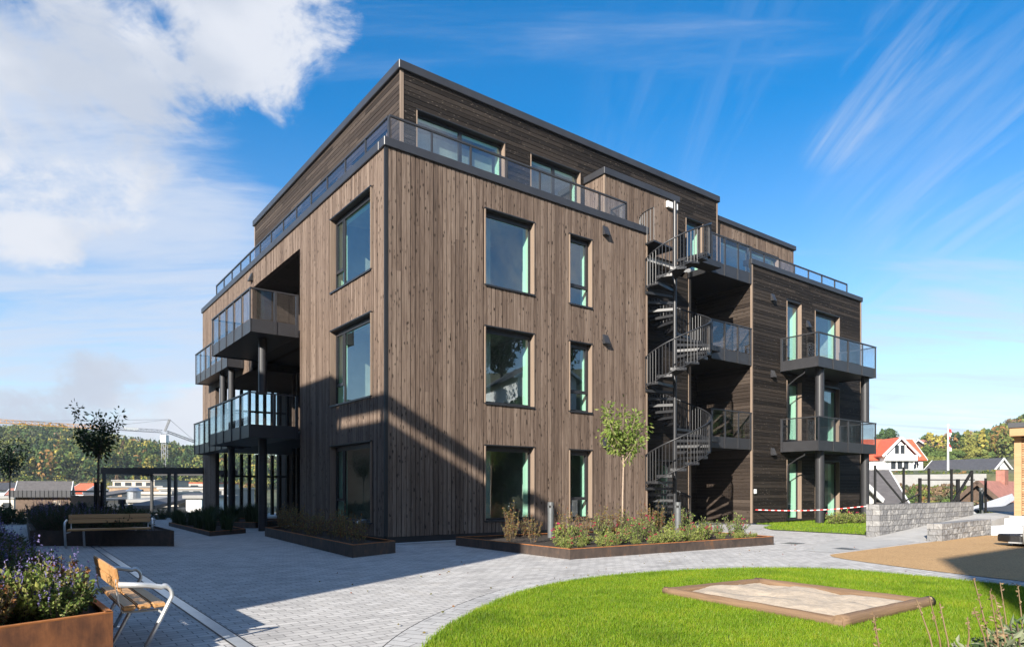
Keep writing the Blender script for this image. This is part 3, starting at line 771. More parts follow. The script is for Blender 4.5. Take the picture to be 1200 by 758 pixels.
for i in range(len(edge)-1): mb.face([(*oe[i], .0045), (*oe[i+1], .0045), (*oe2[i+1], .0045), (*oe2[i], .0045)])
tag(mb.build('edging_joint', M['black']), kind='structure')
rub = smooth_line([(6.35, 13.35), (8.5, 15.1), (10.62, 16.75)], 6) + [(13.45, 18.95), (17, 19.1), (17, 4), (8.9, 4), ] + smooth_line([(8.3, 6.9), (7.4, 9.1), (6.75, 10.6), (6.35, 11.9), (6.2, 12.8), (6.35, 13.35)], 6)[:-1]
flat('play_surface', rub, .008, M['rubber'])
gB = [(12.36,-5.7), (12.36,-2.5), (13.3,-1.6), (15.05,-.9), (15.05,-.12), (23.4,-.12), (23.4,-5.9)]
flat('side_lawn', gB, .02, M['grassbase'], True)
# pebble strip along the walls, entrance pad
flat('pebble_strip', [(-.35,-.32), (9.3,-.32), (9.3,-.005), (-.02,-.005), (-.02,5.9), (-.35,5.9)], .012, M['pebble'], True)
flat('entrance_pad', [(9.3,-1.9), (13.0,-1.9), (15,-.9), (15,2.45), (9.3,.88)], .006, M['concrete'], True)
flat('passage_floor', [(-.9,6.0), (3.2,6.0), (3.2,18.5), (-.9,18.5)], .006, M['concrete'], True)
flat('side_path', [inv(6.6,13.75), inv(8.9,15.6), inv(10.35,17.0), inv(10.0,18.1), inv(8.2,17.0), inv(6.2,14.3)], .004, M['concrete'], True)
flat('drain_joint', [(-5.728,-12), (-5.582,-12), (-5.582,6), (-5.728,6)], .003, M['black'], True)
mb = MB()
for i in range(36):
    y0 = -12 + i*.5
    mb.box((-5.71, y0, -.02), (-5.60, y0+.494, .006))
dr = mb.build('drain_channel', M['steel']); dr.location = (CX, CY, 0); dr.rotation_euler = (0,0,FRAME_ANGLE); tag(dr, 'long narrow steel drain channel set flush in the grey paving', 'drain')

# numpy blades
def blades(name, pts, hmin, hmax, wid, mat, seed=0, lean=.5):
    rng = np.random.default_rng(seed); n = len(pts)
    p = np.c_[pts, np.zeros(n) + .015]
    a = rng.uniform(0, 2*np.pi, n); h = rng.uniform(hmin, hmax, n); b = rng.uniform(0, 2*np.pi, n); l = rng.uniform(0, lean, n)*h
    s = np.c_[np.cos(a), np.sin(a), 0*a]*wid/2
    tip = p + np.c_[np.cos(b)*l, np.sin(b)*l, h]
    v = np.empty((n*3, 3)); v[0::3] = p - s; v[1::3] = p + s; v[2::3] = tip
    me = bpy.data.meshes.new(name); me.vertices.add(n*3); me.vertices.foreach_set('co', v.ravel())
    me.loops.add(n*3); me.loops.foreach_set('vertex_index', np.arange(n*3)); me.polygons.add(n)
    me.polygons.foreach_set('loop_start', np.arange(n)*3); me.update(calc_edges=True); me.materials.append(mat)
    o = bpy.data.objects.new(name, me); COL.objects.link(o); return o
def in_poly(p, poly):
    x, y = p[:,0], p[:,1]; r = np.zeros(len(p), bool); j = len(poly)-1
    for i in range(len(poly)):
        xi, yi = poly[i]; xj, yj = poly[j]
        r ^= ((yi > y) != (yj > y)) & (x < (xj-xi)*(y-yi)/(yj-yi+1e-12)+xi); j = i
    return r
SB = [W(-.77,-9.26), W(-.98,-11.49), W(.86,-11.52), W(.90,-9.42)]
sbp = [(p.x, p.y) for p in SB]
rg = np.random.default_rng(5)
cand = np.c_[rg.uniform(-1, 8.2, 700000), rg.uniform(3.2, 11.2, 700000)]
keep = in_poly(cand, lawn_poly) & ~in_poly(cand, sbp)
cand = cand[keep]
d = np.hypot(cand[:,0], cand[:,1])
cand = cand[rg.uniform(0, 1, len(cand)) < np.clip((9.5/d)**1.3, 0, 1)]
cand = cand + rg.normal(0, .022, cand.shape)
tag(blades('lawn_grass', cand, .022, .05, .006, M['grass'], 3, .8), 'short bright green lawn grass around the sandbox', 'grass', kind='stuff')
c2 = np.c_[rg.uniform(5, 22, 160000), rg.uniform(13, 32, 160000)]
c2 = c2[in_poly(c2, [tuple(W(*p).xy) for p in gB])]
tag(blades('side_lawn_grass', c2, .03, .07, .014, M['grass'], 4, .8), 'mown grass strip below the dark boarded wing', 'grass', kind='stuff')

for i, (px, py, lb) in enumerate(((991, 643, 'dark square drain cover in the paving in front of the ramp'), (929, 636.5, 'dark square drain cover in the paving near the end of the lit planter'))):
    p = gnd(px, py); m = MB(); m.box((-.2, -.2, .002), (.2, .2, .009))
    for j in range(5): m.box((-.16, -.15+.07*j, .0095), (.16, -.12+.07*j, .013))
    o = m.build('drain_cover', M['bollard']); o.location = (p.x, p.y, 0); o.rotation_euler = (0, 0, FRAME_ANGLE); tag(o, lb, 'drain cover')
fl_ = MB(); rq = random.Random(21)
for i in range(150):
    if i < 80: q = rq.choice(edge); x, y = q[0]+rq.gauss(-.1,.35), q[1]+rq.gauss(.1,.35)
    else: p = W(rq.uniform(-4, 8), rq.uniform(-7.5, -4.5)); x, y = p.x, p.y
    a = rq.uniform(0, 6.283); fl_.leaf((x, y, .022 if i < 80 else .012), (math.cos(a), math.sin(a), rq.uniform(-.05,.25)), rq.uniform(.025,.05), .022, rq)
tag(fl_.build('fallen_leaves', M['leaf_autumn'], normals=False), 'scattered fallen autumn leaves on lawn edge and paving', 'leaves', kind='stuff')

# ================================================================== SANDBOX
sx = thing('sandbox', 'low rectangular sandbox edged with round logs, pale sand inside', 'sandbox', (0,0,0))
mb = MB(); n_ = 22
for i in range(n_+1):
    for j in range(n_+1):
        s, t = i/n_, j/n_
        p = (SB[0]*(1-s)+SB[3]*s)*(1-t) + (SB[1]*(1-s)+SB[2]*s)*t
        z = .055 + .055*mnoise.fractal(Vector((p.x*2.2, p.y*2.2, 3)), 1, 2, 4) + .03*math.sin(math.pi*s)*math.sin(math.pi*t)
        mb.add([(p.x, p.y, z)])
for i in range(n_):
    for j in range(n_):
        a = i*(n_+1)+j; mb.f.append((a, a+1, a+n_+2, a+n_+1)); mb.m.append(0)
mb.build('sand', M['sand'], sx, smooth=True)
for a, b, r in ((SB[0], SB[1], .055), (SB[1], SB[2], .064), (SB[2], SB[3], .052), (SB[3], SB[0], .05)):
    d = (b-a).normalized(); mid = (a+b)/2; L = (b-a).length/2 + .05
    mb = MB(); k = 14; pts = []
    for i in range(k+1):
        t = -L + 2*L*i/k; pts.append((t, .0025*math.sin(i*1.7), .002*math.cos(i*2.3)))
    mb.tube(pts, r, 16)
    o = mb.build('log', M['log'], sx, smooth=False, bevel=0)
    o.location = (mid.x, mid.y, .055 + (.01 if r > .06 else 0)); o.rotation_euler = (0, 0, math.atan2(d.y, d.x))
    for pl_ in o.data.polygons: pl_.use_smooth = len(pl_.vertices) == 4

# ================================================================== PLANTERS
def planter(label, pts, h, mat, frame=True, t=.012, soil=.05, name='planter', rim=True):
    """pts: 4 corners; open steel box with soil"""
    o = thing(name, label, 'planter', (CX, CY, 0) if frame else (0,0,0), FRAME_ANGLE if frame else 0)
    P = [Vector((*p, 0)) for p in pts]; n = len(P)
    cen = sum(P, Vector())/n
    b = MB(); s = MB(); rr = MB()
    for i in range(n):
        a, c = P[i], P[(i+1) % n]; d = (c-a); L = d.length; d.normalize(); inn = Vector((-d.y, d.x, 0))
        if inn.dot(cen-a) < 0: inn = -inn
        k = max(1, round(L/1.55))
        for j in range(k):
            p, q = a+d*(L*j/k+.0015), a+d*(L*(j+1)/k-.0015)
            b.prism([p, q, q+inn*t, p+inn*t], 0, h)
        rr.prism([a, c, c+inn*.045, a+inn*.045], h+.001, h+.011)
    b.build('box', mat, o)
    if rim: rr.build('rim', M['rust_edge'], o)
    # soil with lumps
    g = MB(); m_ = 16
    q = P if n == 4 else None
    for i in range(m_+1):
        for j in range(m_+1):
            u_, v_ = .01+.98*i/m_, .01+.98*j/m_
            p = (q[0]*(1-u_)+q[1]*u_)*(1-v_) + (q[3]*(1-u_)+q[2]*u_)*v_
            g.add([(p.x, p.y, h-soil+.035*mnoise.noise(Vector((p.x*5, p.y*5, 1))))])
    for i in range(m_):
        for j in range(m_):
            a = i*(m_+1)+j; g.f.append((a, a+1, a+m_+2, a+m_+1)); g.m.append(0)
    g.build('soil', M['soil'], o, smooth=True)
    return o
planter('long low corten planter with red-flowering shrubs below the lit gable facade', [(1.13,-5.35), (7.25,-5.72), (7.9,-2.1), (1.13,-1.35)], .19, M['corten_dark'])
planter('shaded low corten planter with sparse reddish shrubs at the building corner', [(-1.98,-2.62), (-.86,-2.2), (-.5,4.4), (-1.5,4.5)], .24, M['corten_dark'])
planter('low corten bed of tall grasses beside the balcony passage', [(-2.75,5.35), (-1.55,6.2), (-1.35,12), (-2.65,12)], .12, M['corten_dark'])
planter('rusty corten planter full of lavender in the bottom left foreground', [(-10.5,-10.35), (-6.62,-9.12), (-6.95,-3.2), (-10.5,-3.2)], .42, M['corten'])
planter('dark planter of lavender and low greenery right behind the far bench', [(-6.85,4.4), (-4.2,2.3), (-4.2,13), (-6.75,14)], .36, M['corten_dark'], rim=False)
planter('corten planter by the pergola with pale green grasses', [(-11.3,23.4), (-8.6,22.4), (-8.2,25), (-10.8,26)], .2, M['corten_dark'], frame=False)

# ================================================================== PLANTS
def rdir(rng, up=.2):
    while True:
        d = Vector((rng.uniform(-1,1), rng.uniform(-1,1), rng.uniform(-1,1)))
        if .1 < d.length < 1: return (d.normalized() + Vector((0,0,up))).normalized()
def shrub_meshes(seed, h, w, nst, leaf, mats, flower=None, nl=14, nf=0, up=1.0, spike=False, lw=.5):
    rng = random.Random(seed); st, lf, fl = MB(), MB(), MB()
    for i in range(nst):
        a = rng.uniform(0, 6.283); r = w*math.sqrt(rng.random())*.5; hh = h*rng.uniform(.55, 1.0)*(1-.35*(r/(w*.5))**2)
        b = Vector((math.cos(a)*r*.35, math.sin(a)*r*.35, 0)); e = Vector((math.cos(a)*r, math.sin(a)*r, hh))
        m = (b+e)/2 + Vector((math.cos(a)*r*.1, math.sin(a)*r*.1, hh*.12))
        st.tube([b, m, e], .004, 4, cap=False)
        for j in range(nl):
            t = rng.uniform(.15, 1.0)
            p = (b*(1-t)**2 + m*2*t*(1-t) + e*t*t) + Vector((rng.uniform(-1,1), rng.uniform(-1,1), rng.uniform(-1,1)))*leaf*.4
            lf.leaf(p, rdir(rng, .35), leaf*rng.uniform(.6, 1.25), leaf*lw*rng.uniform(.7, 1.2), rng)
        if flower and rng.random() < nf:
            if spike:
                for j in range(9):
                    fl.leaf(e + Vector((0,0,-.03+j*.018)), rdir(rng, .3), .022, .016, rng)
            else:
                for q in range(3):
                    c = e + Vector((rng.uniform(-.04,.04), rng.uniform(-.04,.04), rng.uniform(0,.04)))
                    for j in range(7): fl.leaf(c, rdir(rng, .3), .026, .022, rng)
    return st, lf, fl
def make_plant(name, label, cat, group, meshes, leafm, flowerm=None, stemm='bark'):
    o = thing(name, label, cat, (0,0,-50), 0, group)
    st, lf, fl = meshes
    st.build("stems", M[stemm], o, normals=False)
    if flowerm and fl.f:
        k = len(lf.v); lf.v += fl.v; lf.f += [tuple(k+i for i in f) for f in fl.f]; lf.m += [1]*len(fl.f)
    lf.build('foliage', [M[leafm]] + ([M[flowerm]] if flowerm else []), o, normals=False)
    return o
class Kind:
    """one kind of plant, in a few shapes; the first use moves the original, later uses copy it"""
    def __init__(s, protos): s.p = protos; s.used = [False]*len(protos); s.k = 0
    def put(s, loc, rz, sc=1.0, label=None, group=None):
        i = s.k % len(s.p); s.k += 1
        if s.used[i]: o = copy_tree(s.p[i])
        else: o = s.p[i]; s.used[i] = True
        o.location = loc; o.rotation_euler = (0, 0, rz); o.scale = (sc, sc, sc*R_.uniform(.9, 1.12))
        if label: o['label'] = label
        if group: o['group'] = group
        return o
def scatter(kind, n, fn, sc=(.85, 1.2), label=None, group=None):
    for i in range(n):
        loc = fn(i); kind.put(loc, R_.uniform(0, 6.28), R_.uniform(*sc), label, group)
def inquad(c, z, m=.12):
    P = [Vector((*p, 0)) for p in c]
    u_, v_ = R_.uniform(m, 1-m), R_.uniform(m, 1-m)
    p = (P[0]*(1-u_)+P[1]*u_)*(1-v_) + (P[3]*(1-u_)+P[2]*u_)*v_
    return W(p.x, p.y, z)

GR = 'green shrubs in the planter below the lit facade'
green = Kind([make_plant('flowering_shrub', 'low bushy green shrub with crimson blooms in the planter below the lit facade', 'shrub', GR,
        shrub_meshes(10+i, .56, .60, 30, .055, None, True, 15, .16), 'leaf_green', 'flower_pink') for i in range(3)])
GY = 'yellow-green shrubs in the planter below the lit facade'
yell = Kind([make_plant('leafy_shrub', 'low yellow-green leafy shrub in the planter below the lit facade', 'shrub', GY,
        shrub_meshes(20+i, .34, .56, 30, .058, None, True, 14, .02), 'leaf_yellow', 'flower_pink') for i in range(3)])
GA = 'thin reddish shrubs in the planter below the lit facade'
autumn = Kind([make_plant('reddish_shrub', 'thin upright shrub with reddish-brown leaves in the planter below the lit facade', 'shrub', GA,
        shrub_meshes(30+i, .78, .55, 16, .05, None, None, 20, 0), 'leaf_autumn') for i in range(3)])
# right of the corner: front row green, back row reddish
for i in range(11):
    s = i/10; green.put(W(1.9+s*5.3, -4.3-.35*s+R_.uniform(-.45,.35), .15), R_.uniform(0,6), R_.uniform(.5, .7) if i < 3 else R_.uniform(.6, 1.2))
for i in range(24):
    s = i/23; yell.put(W(1.45+s*5.65, -4.95-.35*s+R_.uniform(-.2,.8), .14), R_.uniform(0,6), R_.uniform(.5, 1.15)*(.75 if s < .25 else 1))
for i in range(9):
    s = i/8; (green if i % 3 else yell).put(W(2.6+s*4.6, -3.3+R_.uniform(-.5,.4), .15), R_.uniform(0,6), R_.uniform(.7, 1.25))
for i in range(15):
    s = i/14; autumn.put(W(1.5+s*5.9, -2.6+R_.uniform(-.7,.7), .15), R_.uniform(0,6), R_.uniform(.75, 1.15))
GC = 'sparse reddish shrubs in the shaded corner planter'
for i in range(13):
    s = i/12; autumn.put(W(-1.45+R_.uniform(-.25,.3)+.15*s, -2.1+s*6.1, .19), R_.uniform(0,6), R_.uniform(.85, 1.15),
        'sparse reddish-green shrub in the shaded corner planter', GC)
# grasses of the passage bed and the pergola planter
def grass_meshes(seed, h, w, n, lean=.45):
    rng = random.Random(seed); st, lf, fl = MB(), MB(), MB()
    st.tube([(0,0,0), (0,0,.05)], .02, 5)
    for i in range(n):
        a = rng.uniform(0, 6.283); r = rng.uniform(0, w*.25); b = Vector((math.cos(a)*r, math.sin(a)*r, 0))
        hh = h*rng.uniform(.5, 1); l = lean*hh*rng.uniform(.2, 1.2); e = b + Vector((math.cos(a)*l, math.sin(a)*l, hh)); m = b + Vector((math.cos(a)*l*.3, math.sin(a)*l*.3, hh*.65))
        sd = Vector((-math.sin(a), math.cos(a), 0))*.007
        k = lf.add([b-sd, b+sd, m+sd, m-sd, e]); lf.f += [(k,k+1,k+2,k+3), (k+3,k+2,k+4)]; lf.m += [0,0]
    return st, lf, fl
GG = 'ornamental grasses in the bed beside the passage'
grs = Kind([make_plant('ornamental_grass', 'tuft of tall dark green grass in the bed beside the balcony passage', 'grass tuft', GG, grass_meshes(40+i, .62, .5, 150), 'leaf_dark') for i in range(3)])
for i in range(16): grs.put(W(-2.2+R_.uniform(-.35,.4), 5.9+i*.38, .08), R_.uniform(0,6), R_.uniform(.7, 1.1))
GP = 'ornamental grasses in the planter by the pergola'
for i in range(14): grs.put(Vector((-10.9+i*.19, 24.0+R_.uniform(-.9,.9)-.05*i, .16)), R_.uniform(0,6), R_.uniform(.9, 1.2), 'tuft of grass in the corten planter by the pergola', GP)
# lavender: foreground planter and the one behind the far bench
GL = 'lavender clumps in the foreground corten planter'
lav = Kind([make_plant('lavender', 'grey-green lavender clump with violet spikes in the foreground corten planter', 'lavender', GL,
        shrub_meshes(50+i, .50, .72, 52, .042, None, True, 24, .16, spike=True, lw=.42), 'leaf_grey', 'flower_purple') for i in range(3)])
for i in range(30):
    lav.put(W(-7.3-R_.uniform(0, 2.9), -8.1+R_.uniform(0, 4.6), .36), R_.uniform(0,6), R_.uniform(.85, 1.15))
for i in range(7): lav.put(W(-7.0-R_.uniform(0,.5), -8.0+.7*i, .36), R_.uniform(0,6), R_.uniform(.8, 1.0))
GF = 'mixed leafy plants along the front edge of the foreground planter'
mixp = Kind([make_plant('mixed_perennial', 'leafy green and russet perennial at the front edge of the foreground planter', 'perennial', GF,
        shrub_meshes(60+i, (.5,.40,.44,.36)[i], .5, 40, (.04,.055,.042,.05)[i], None, True, 22, (.3,.05,.25,.1)[i], spike=True, lw=.64), ('leaf_autumn', 'leaf_yellow', 'leaf_green', 'leaf_green')[i], 'flower_purple') for i in range(4)])
for i in range(46):
    s = R_.random(); mixp.put(W(-6.95-2.6*s, -8.95-.85*s+R_.uniform(.03,1.0), .37), R_.uniform(0,6), R_.uniform(.65, 1.2))
for i in range(12): mixp.put(W(-6.86-.016*i-R_.uniform(0,.10), -8.98+i*.22, .37), R_.uniform(0,6), R_.uniform(.65, 1.0))
for i in range(14): mixp.put(W(-6.95-.19*i, -9.0-.075*i+R_.uniform(0,.16), .37), R_.uniform(0,6), R_.uniform(.6, .95))
GB = 'lavender clumps in the planter behind the far bench'
for i in range(34):
    t = R_.random(); lav.put(W(-6.55+R_.uniform(0, 1.4), 4.3+R_.random()*8.2, .30), R_.uniform(0,6), R_.uniform(.95, 1.35), 'shaded lavender clump in the planter behind the far bench', GB)
GD = 'low dark shrubs behind the far bench'
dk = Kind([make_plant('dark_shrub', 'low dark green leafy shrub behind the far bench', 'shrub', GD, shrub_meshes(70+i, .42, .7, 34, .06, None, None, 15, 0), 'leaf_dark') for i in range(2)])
for i in range(16): dk.put(W(-5.0+R_.uniform(-.2,.7), 3.3+i*.55, .30), R_.uniform(0,6), R_.uniform(.7, 1.1))
GH = 'hedge shrubs at the edge of the plaza'
hed = Kind([make_plant('hedge_shrub', 'dense dark hedge shrub at the left edge of the plaza', 'shrub', GH, shrub_meshes(80+i, 1.0, 1.5, 60, .10, None, None, 26, 0, lw=.6), 'leaf_dark') for i in range(2)])
for i in range(13): hed.put(Vector((-23.5+i*.75, 26.2+R_.uniform(-.5,.5)-.12*i, -.05)), R_.uniform(0,6), R_.uniform(.7, .95))
for i in range(9): hed.put(Vector((-16.6+i*.62, 29.5+R_.uniform(-.4,.4), -.05)), R_.uniform(0,6), R_.uniform(.45, .65), 'low dark hedge shrub in front of the pergola', 'hedge shrubs in front of the pergola')
GS = 'small shrubs on the grass below the lower balcony'
for i in range(9): yell.put(W(17.3+i*.55, -1.9+R_.uniform(-.25,.25)-.1*i, .02), R_.uniform(0,6), R_.uniform(1.2, 1.7), 'small yellow-green shrub on the grass below the lower balcony', GS)

# bottom right clump near the camera: cream-edged leaves with dry stalks
GV = 'cream-edged plants at the bottom right corner'
var = Kind([make_plant('variegated_plant', 'cream-edged leafy plant in the bottom right corner', 'plant', GV, shrub_meshes(90+i, .34, .42, 30, .085, None, None, 14, 0, lw=.32), 'leaf_varie') for i in range(2)])
for (px, py, Y) in ((1178, 790, 3.5), (1205, 768, 3.8), (1148, 800, 3.3), (1195, 805, 3.2), (1222, 785, 3.5), (1120, 815, 3.3), (1165, 775, 3.9)):
    p = at(px, py, Y); var.put((p.x, p.y, p.z-.12), R_.uniform(0,6), R_.uniform(.75, 1.0))
def dry_stalk(px, y0, tx, y1, Y, sp, knob, i):
    a, b = at(px, y0, Y), at(tx, y1, Y+sp)
    m = (a+b)/2 + Vector((.012, 0, .0))
    o = thing('dry_stalk', 'tall dry straw-coloured stalk rising from the plants at bottom right', 'dry stalk', a, 0, 'dry stalks at the bottom right')
    mb = MB(); mb.tube([Vector(), m-a, b-a], .0055, 5, r1=.0025); rng = random.Random(i); s = mb
    for k in range(26 if knob else 9):
        t = rng.uniform(.35 if knob else .7, 1); p = ((m-a)*2*t*(1-t) + (b-a)*t*t)
        s.leaf(p, rdir(rng, .5), .026 if knob else .02, .012, rng)
    s.build('stem', M['stalk'], o, normals=False)
for i, q in enumerate([(1100,790,1074,702,3.3,.1,0), (1108,800,1089,698,3.4,0,0), (1116,800,1101,706,3.3,.1,0), (1165,790,1141,677,3.6,.1,1), (1172,790,1160,692,3.5,.0,1),
        (1184,790,1172,682,3.9,.1,0), (1160,780,1141,712,3.4,0,0), (1198,770,1193,686,4.0,.1,0), (1030,790,1024,720,3.4,0,1), (1185,800,1166,700,3.4,.1,1), (1132,770,1134,722,3.5,0,0)]): dry_stalk(*q, i)

# planting bed under them (a low rusty planter whose far edge lies just below the picture)
planter('low corten planter just below the picture, holding the dry stalks', [inv(1.35, 2.2), inv(3.9, 2.2), inv(3.9, 3.75), inv(1.6, 3.35)], .34, M['corten'], True)

# ---- young trees
def young_tree(name, label, loc, H, stem, spread, seed, nleaf, leafm, barkm, group=None, guard=False, leaf=.085, n_br=11):
    rng = random.Random(seed); o = thing(name, label, 'tree', loc, rng.uniform(0,6), group)
    t = MB(); t.tube([(0,0,0), (.012,.01,stem*.5), (-.01,.015,stem), (0,0,stem+.3*(H-stem))], .028 if not guard else .045, 8, r1=.014)
    lf = MB(); tips = []
    for i in range(n_br):
        a = i*2.4 + rng.uniform(-.3,.3); z0 = stem - .1 + (H-stem)*.35*rng.random()
        r = spread*rng.uniform(.35, 1.0); zt = stem + (H-stem)*rng.uniform(.35, 1.0)
        p0 = Vector((0,0,z0)); p2 = Vector((math.cos(a)*r, math.sin(a)*r, zt)); p1 = Vector((math.cos(a)*r*.55, math.sin(a)*r*.55, z0+(zt-z0)*.4))
        pts = [p0*(1-s)**2 + p1*2*s*(1-s) + p2*s*s for s in np.linspace(0,1,6).tolist()]
        t.tube(pts, .012, 5, r1=.003)
        for j in range(nleaf//n_br):
            s = rng.uniform(.25, 1.05); p = p0*(1-s)**2 + p1*2*s*(1-s) + p2*s*s
            q = p + Vector((rng.gauss(0,1), rng.gauss(0,1), rng.gauss(0,1)))*.075
            d = (q-p).normalized() + Vector((0,0,-.15)); lf.leaf(q, d, leaf*rng.uniform(.6,1.25), leaf*.45, rng)
    t.build('trunk', M[barkm], o, smooth=True); lf.build('crown', M[leafm], o, normals=False)
    if guard:
        g = MB()
        for k in range(4):
            a = k*math.pi/2; x, y = .10*math.cos(a), .10*math.sin(a); g.bar((x,y,0), (x,y,1.2), .05, .05)
        g.build('tree_guard', M['black'], o)
    return o
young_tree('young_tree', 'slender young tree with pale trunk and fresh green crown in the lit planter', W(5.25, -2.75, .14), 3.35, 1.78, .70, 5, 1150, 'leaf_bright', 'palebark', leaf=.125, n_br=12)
q = MB(); q.tube([(0,0,0), (0,0,.2)], .42, 28, cap=False); q.tube([(0,0,.2), (0,0,0)], .41, 28, cap=False)
rg_ = q.build('planting_ring', M['corten'], None); rg_.location = W(5.25, -2.75, .12); tag(rg_, 'round rusty steel ring round the foot of the lit young tree', 'planting ring')
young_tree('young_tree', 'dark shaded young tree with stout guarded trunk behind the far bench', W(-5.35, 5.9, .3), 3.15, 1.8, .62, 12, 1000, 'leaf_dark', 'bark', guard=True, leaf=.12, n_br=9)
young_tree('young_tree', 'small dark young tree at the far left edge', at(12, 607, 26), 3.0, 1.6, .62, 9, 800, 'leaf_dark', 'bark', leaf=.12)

# ================================================================== BENCHES
def bench(name, label, loc, rz, L, woodm):
    """sits facing +x, long axis along y; two bent steel end frames carry the planks"""
    o = thing(name, label, 'bench', loc, rz)
    for sy in (-1, 1):
        y = sy*(L/2-.09 if False else L/2+.035)
        pts = [(-.02, y, 0), (.22, y, .34), (.30, y, .46)]
        for k in range(1, 9):
            a = -math.radians(32) + math.radians(148)*k/8
            pts.append((.255+.085*math.cos(a), y, .535+.085*math.sin(a)))
        pts += [(.05, y, .638), (-.26, y, .662)]
        f = MB(); f.tube(pts, .024, 12); 
        fr = f.build('end_frame', M['steel'], o, smooth=True)
        yi = sy*(L/2-.05); yr = sy*(L/2-.30)
        g = MB(); g.tube([(.235, y, .37), (.20, yi, .392), (-.20, yi, .40), (-.245, yi, .50), (-.278, yi, .80)], .012, 8); g.build('support', M['steel'], o, smooth=False)
        g = MB(); g.tube([(-.02, yr, .40), (-.30, yr, .0)], .024, 10); g.box((-.38, yr-.04, 0), (-.22, yr+.04, .008)); g.build('rear_leg', M['steel'], o, smooth=False)
        g = MB(); g.box((-.1, y-.04, 0), (.06, y+.04, .008)); g.build('foot_plate', M['steel'], o)
    for x0, x1 in ((-.205, -.055), (-.035, .115), (.135, .285)):
        p = MB(); p.box((x0, -L/2, .418), (x1, L/2, .46)); p.build('seat_plank', woodm, o, bevel=.012, seg=2)
    for z0, x in ((.585, -.25), (.695, -.277)):
        p = MB(lambda a, b, c, z0=z0, x=x: (x + a - (c)*.24, b, z0 + c)); p.box((0, -L/2, 0), (.042, L/2, .103)); p.build('back_plank', woodm, o, bevel=.01, seg=2)
    return o
bench('park_bench', 'oiled wood bench with bent steel arms beside the foreground corten planter', W(-6.40, -8.06), FRAME_ANGLE + math.radians(1), 1.34, M['oak']).scale = (.62, 1, .87)
b2 = bench('park_bench', 'shaded wood and steel bench in front of the lavender planter, facing the camera', at(123, 0, 15.0).to_2d().to_3d(), 0, 1.62, M['oak'])
dv = gnd(172, 642) - gnd(75, 640)
b2.location = ((gnd(172,642)+gnd(75,640))/2).to_2d().to_3d() + Vector((.05, .12, 0))
b2.rotation_euler = (0, 0, math.radians(-61)); b2.scale = (.8, 1, .93)

# ---- bollard lamps
def bollard(loc, label, h=1.0, g='bollard lamps in the planter below the lit facade'):
    o = thing('bollard_lamp', label, 'bollard lamp', loc, 0)
    m = MB(); m.tube([(0,0,0), (0,0,h-.14)], .075, 20); m.build('post', M['bollard'], o)
    m = MB(); m.tube([(0,0,h-.14), (0,0,h-.08)], .055, 16); 
    m.build('lens', M['black'], o)
    m = MB()
    for k in range(4):
        a = k*math.pi/2+.4; m.bar((.066*math.cos(a), .066*math.sin(a), h-.145), (.066*math.cos(a), .066*math.sin(a), h-.075), .016, .03)
    m.tube([(0,0,h-.08), (0,0,h)], .076, 20); m.build('cap', M['bollard'], o)
bollard(W(3.27, -2.26, 0), 'grey bollard lamp between the two ground floor windows')
bollard(W(5.75, -4.1, 0), 'grey bollard lamp in front of the spiral staircase')
bollard(at(1150, 603, 26), 'dark grey bollard lamp beyond the stone wall at right', 1.05)
for i, (px, Y, h) in enumerate(((96, 23, .85), (143, 27, .9), (125, 22, .75))):
    m = MB(); m.tube([(0,0,0), (0,0,h*.72)], .13, 14); m.tube([(0,0,h*.72), (0,0,h*.8)], .09, 14); m.tube([(0,0,h*.8), (0,0,h)], .14, 14)
    p = m.build('litter_bin', M['black'], None); p.location = (at(px, 0, Y).x, Y, 0)
    tag(p, ('black cylindrical bin right beside the guarded tree', 'black cylindrical bin under the pergola', 'short black cylindrical bin just behind the far bench')[i], 'litter bin')

# ================================================================== PERGOLA, SHED AND EDGE FENCE (left)
pg = thing('pergola', 'black open flat pergola frame between the hedge and the building', 'pergola', (0,0,0))
p0, p1 = at(121, 548, 31.2), at(240, 548, 31.2)
m = MB(); m.box((p0.x, 31.0, 2.03), (p1.x, 31.14, 2.32)); m.box((p0.x, 31.14, 2.03), (p0.x+.14, 35, 2.32)); m.box((p0.x+.14, 34.86, 2.03), (p1.x, 35, 2.32)); m.build('beam', M['black'], pg)
for px in (124, 200, 207.5):
    x = at(px, 0, 31.2).x
    m = MB(); m.box((x-.06, 31.01, 0), (x+.06, 31.13, 2.03)); m.build('post', M['black'], pg)
x = at(128, 0, 31.2).x
m = MB(); m.box((x-.08, 34.87, -2), (x+.04, 34.99, 2.03)); m.build('post', M['black'], pg)
sh = thing('garden_shed', 'brown wooden shed with grey standing-seam roof at the left edge of the plaza', 'shed', (0,0,0))
Y = 34; a, b = at(16, 0, Y).x, at(84, 0, Y).x
m = MB(); m.box((a+.1, Y, -1.5), (b-.05, Y+2.6, .98)); m.build('wall', M['brownpaint'], sh)
m = MB(); m.box((a-.05, Y-.25, 1.16), (b+.12, Y+2.9, 1.26)); m.box((a-.05, Y-.25, .92), (b+.12, Y-.2, 1.16))
n = 14
for i in range(n+1):
    x = a-.04 + (b-a+.14)*i/n; m.box((x-.012, Y-.275, .90), (x+.012, Y-.25, 1.27))
m.build('roof', M['fascia'], sh)
wx = at(62, 0, Y).x
m = MB(); m.box((wx, Y-.03, .05), (wx+.42, Y, .78)); w_ = m.build('window', M['trim'], sh)
for k in (0, 1):
    m = MB(); m.box((wx+.05+.18*k, Y-.034, .1), (wx+.19+.18*k, Y-.031, .72)); m.build('pane', M['beige'], w_)
m = MB(); q = [W(-.2, 17.2, .62), W(-2.6, 14.5, .50), W(-7.5, 14.0, .46)]
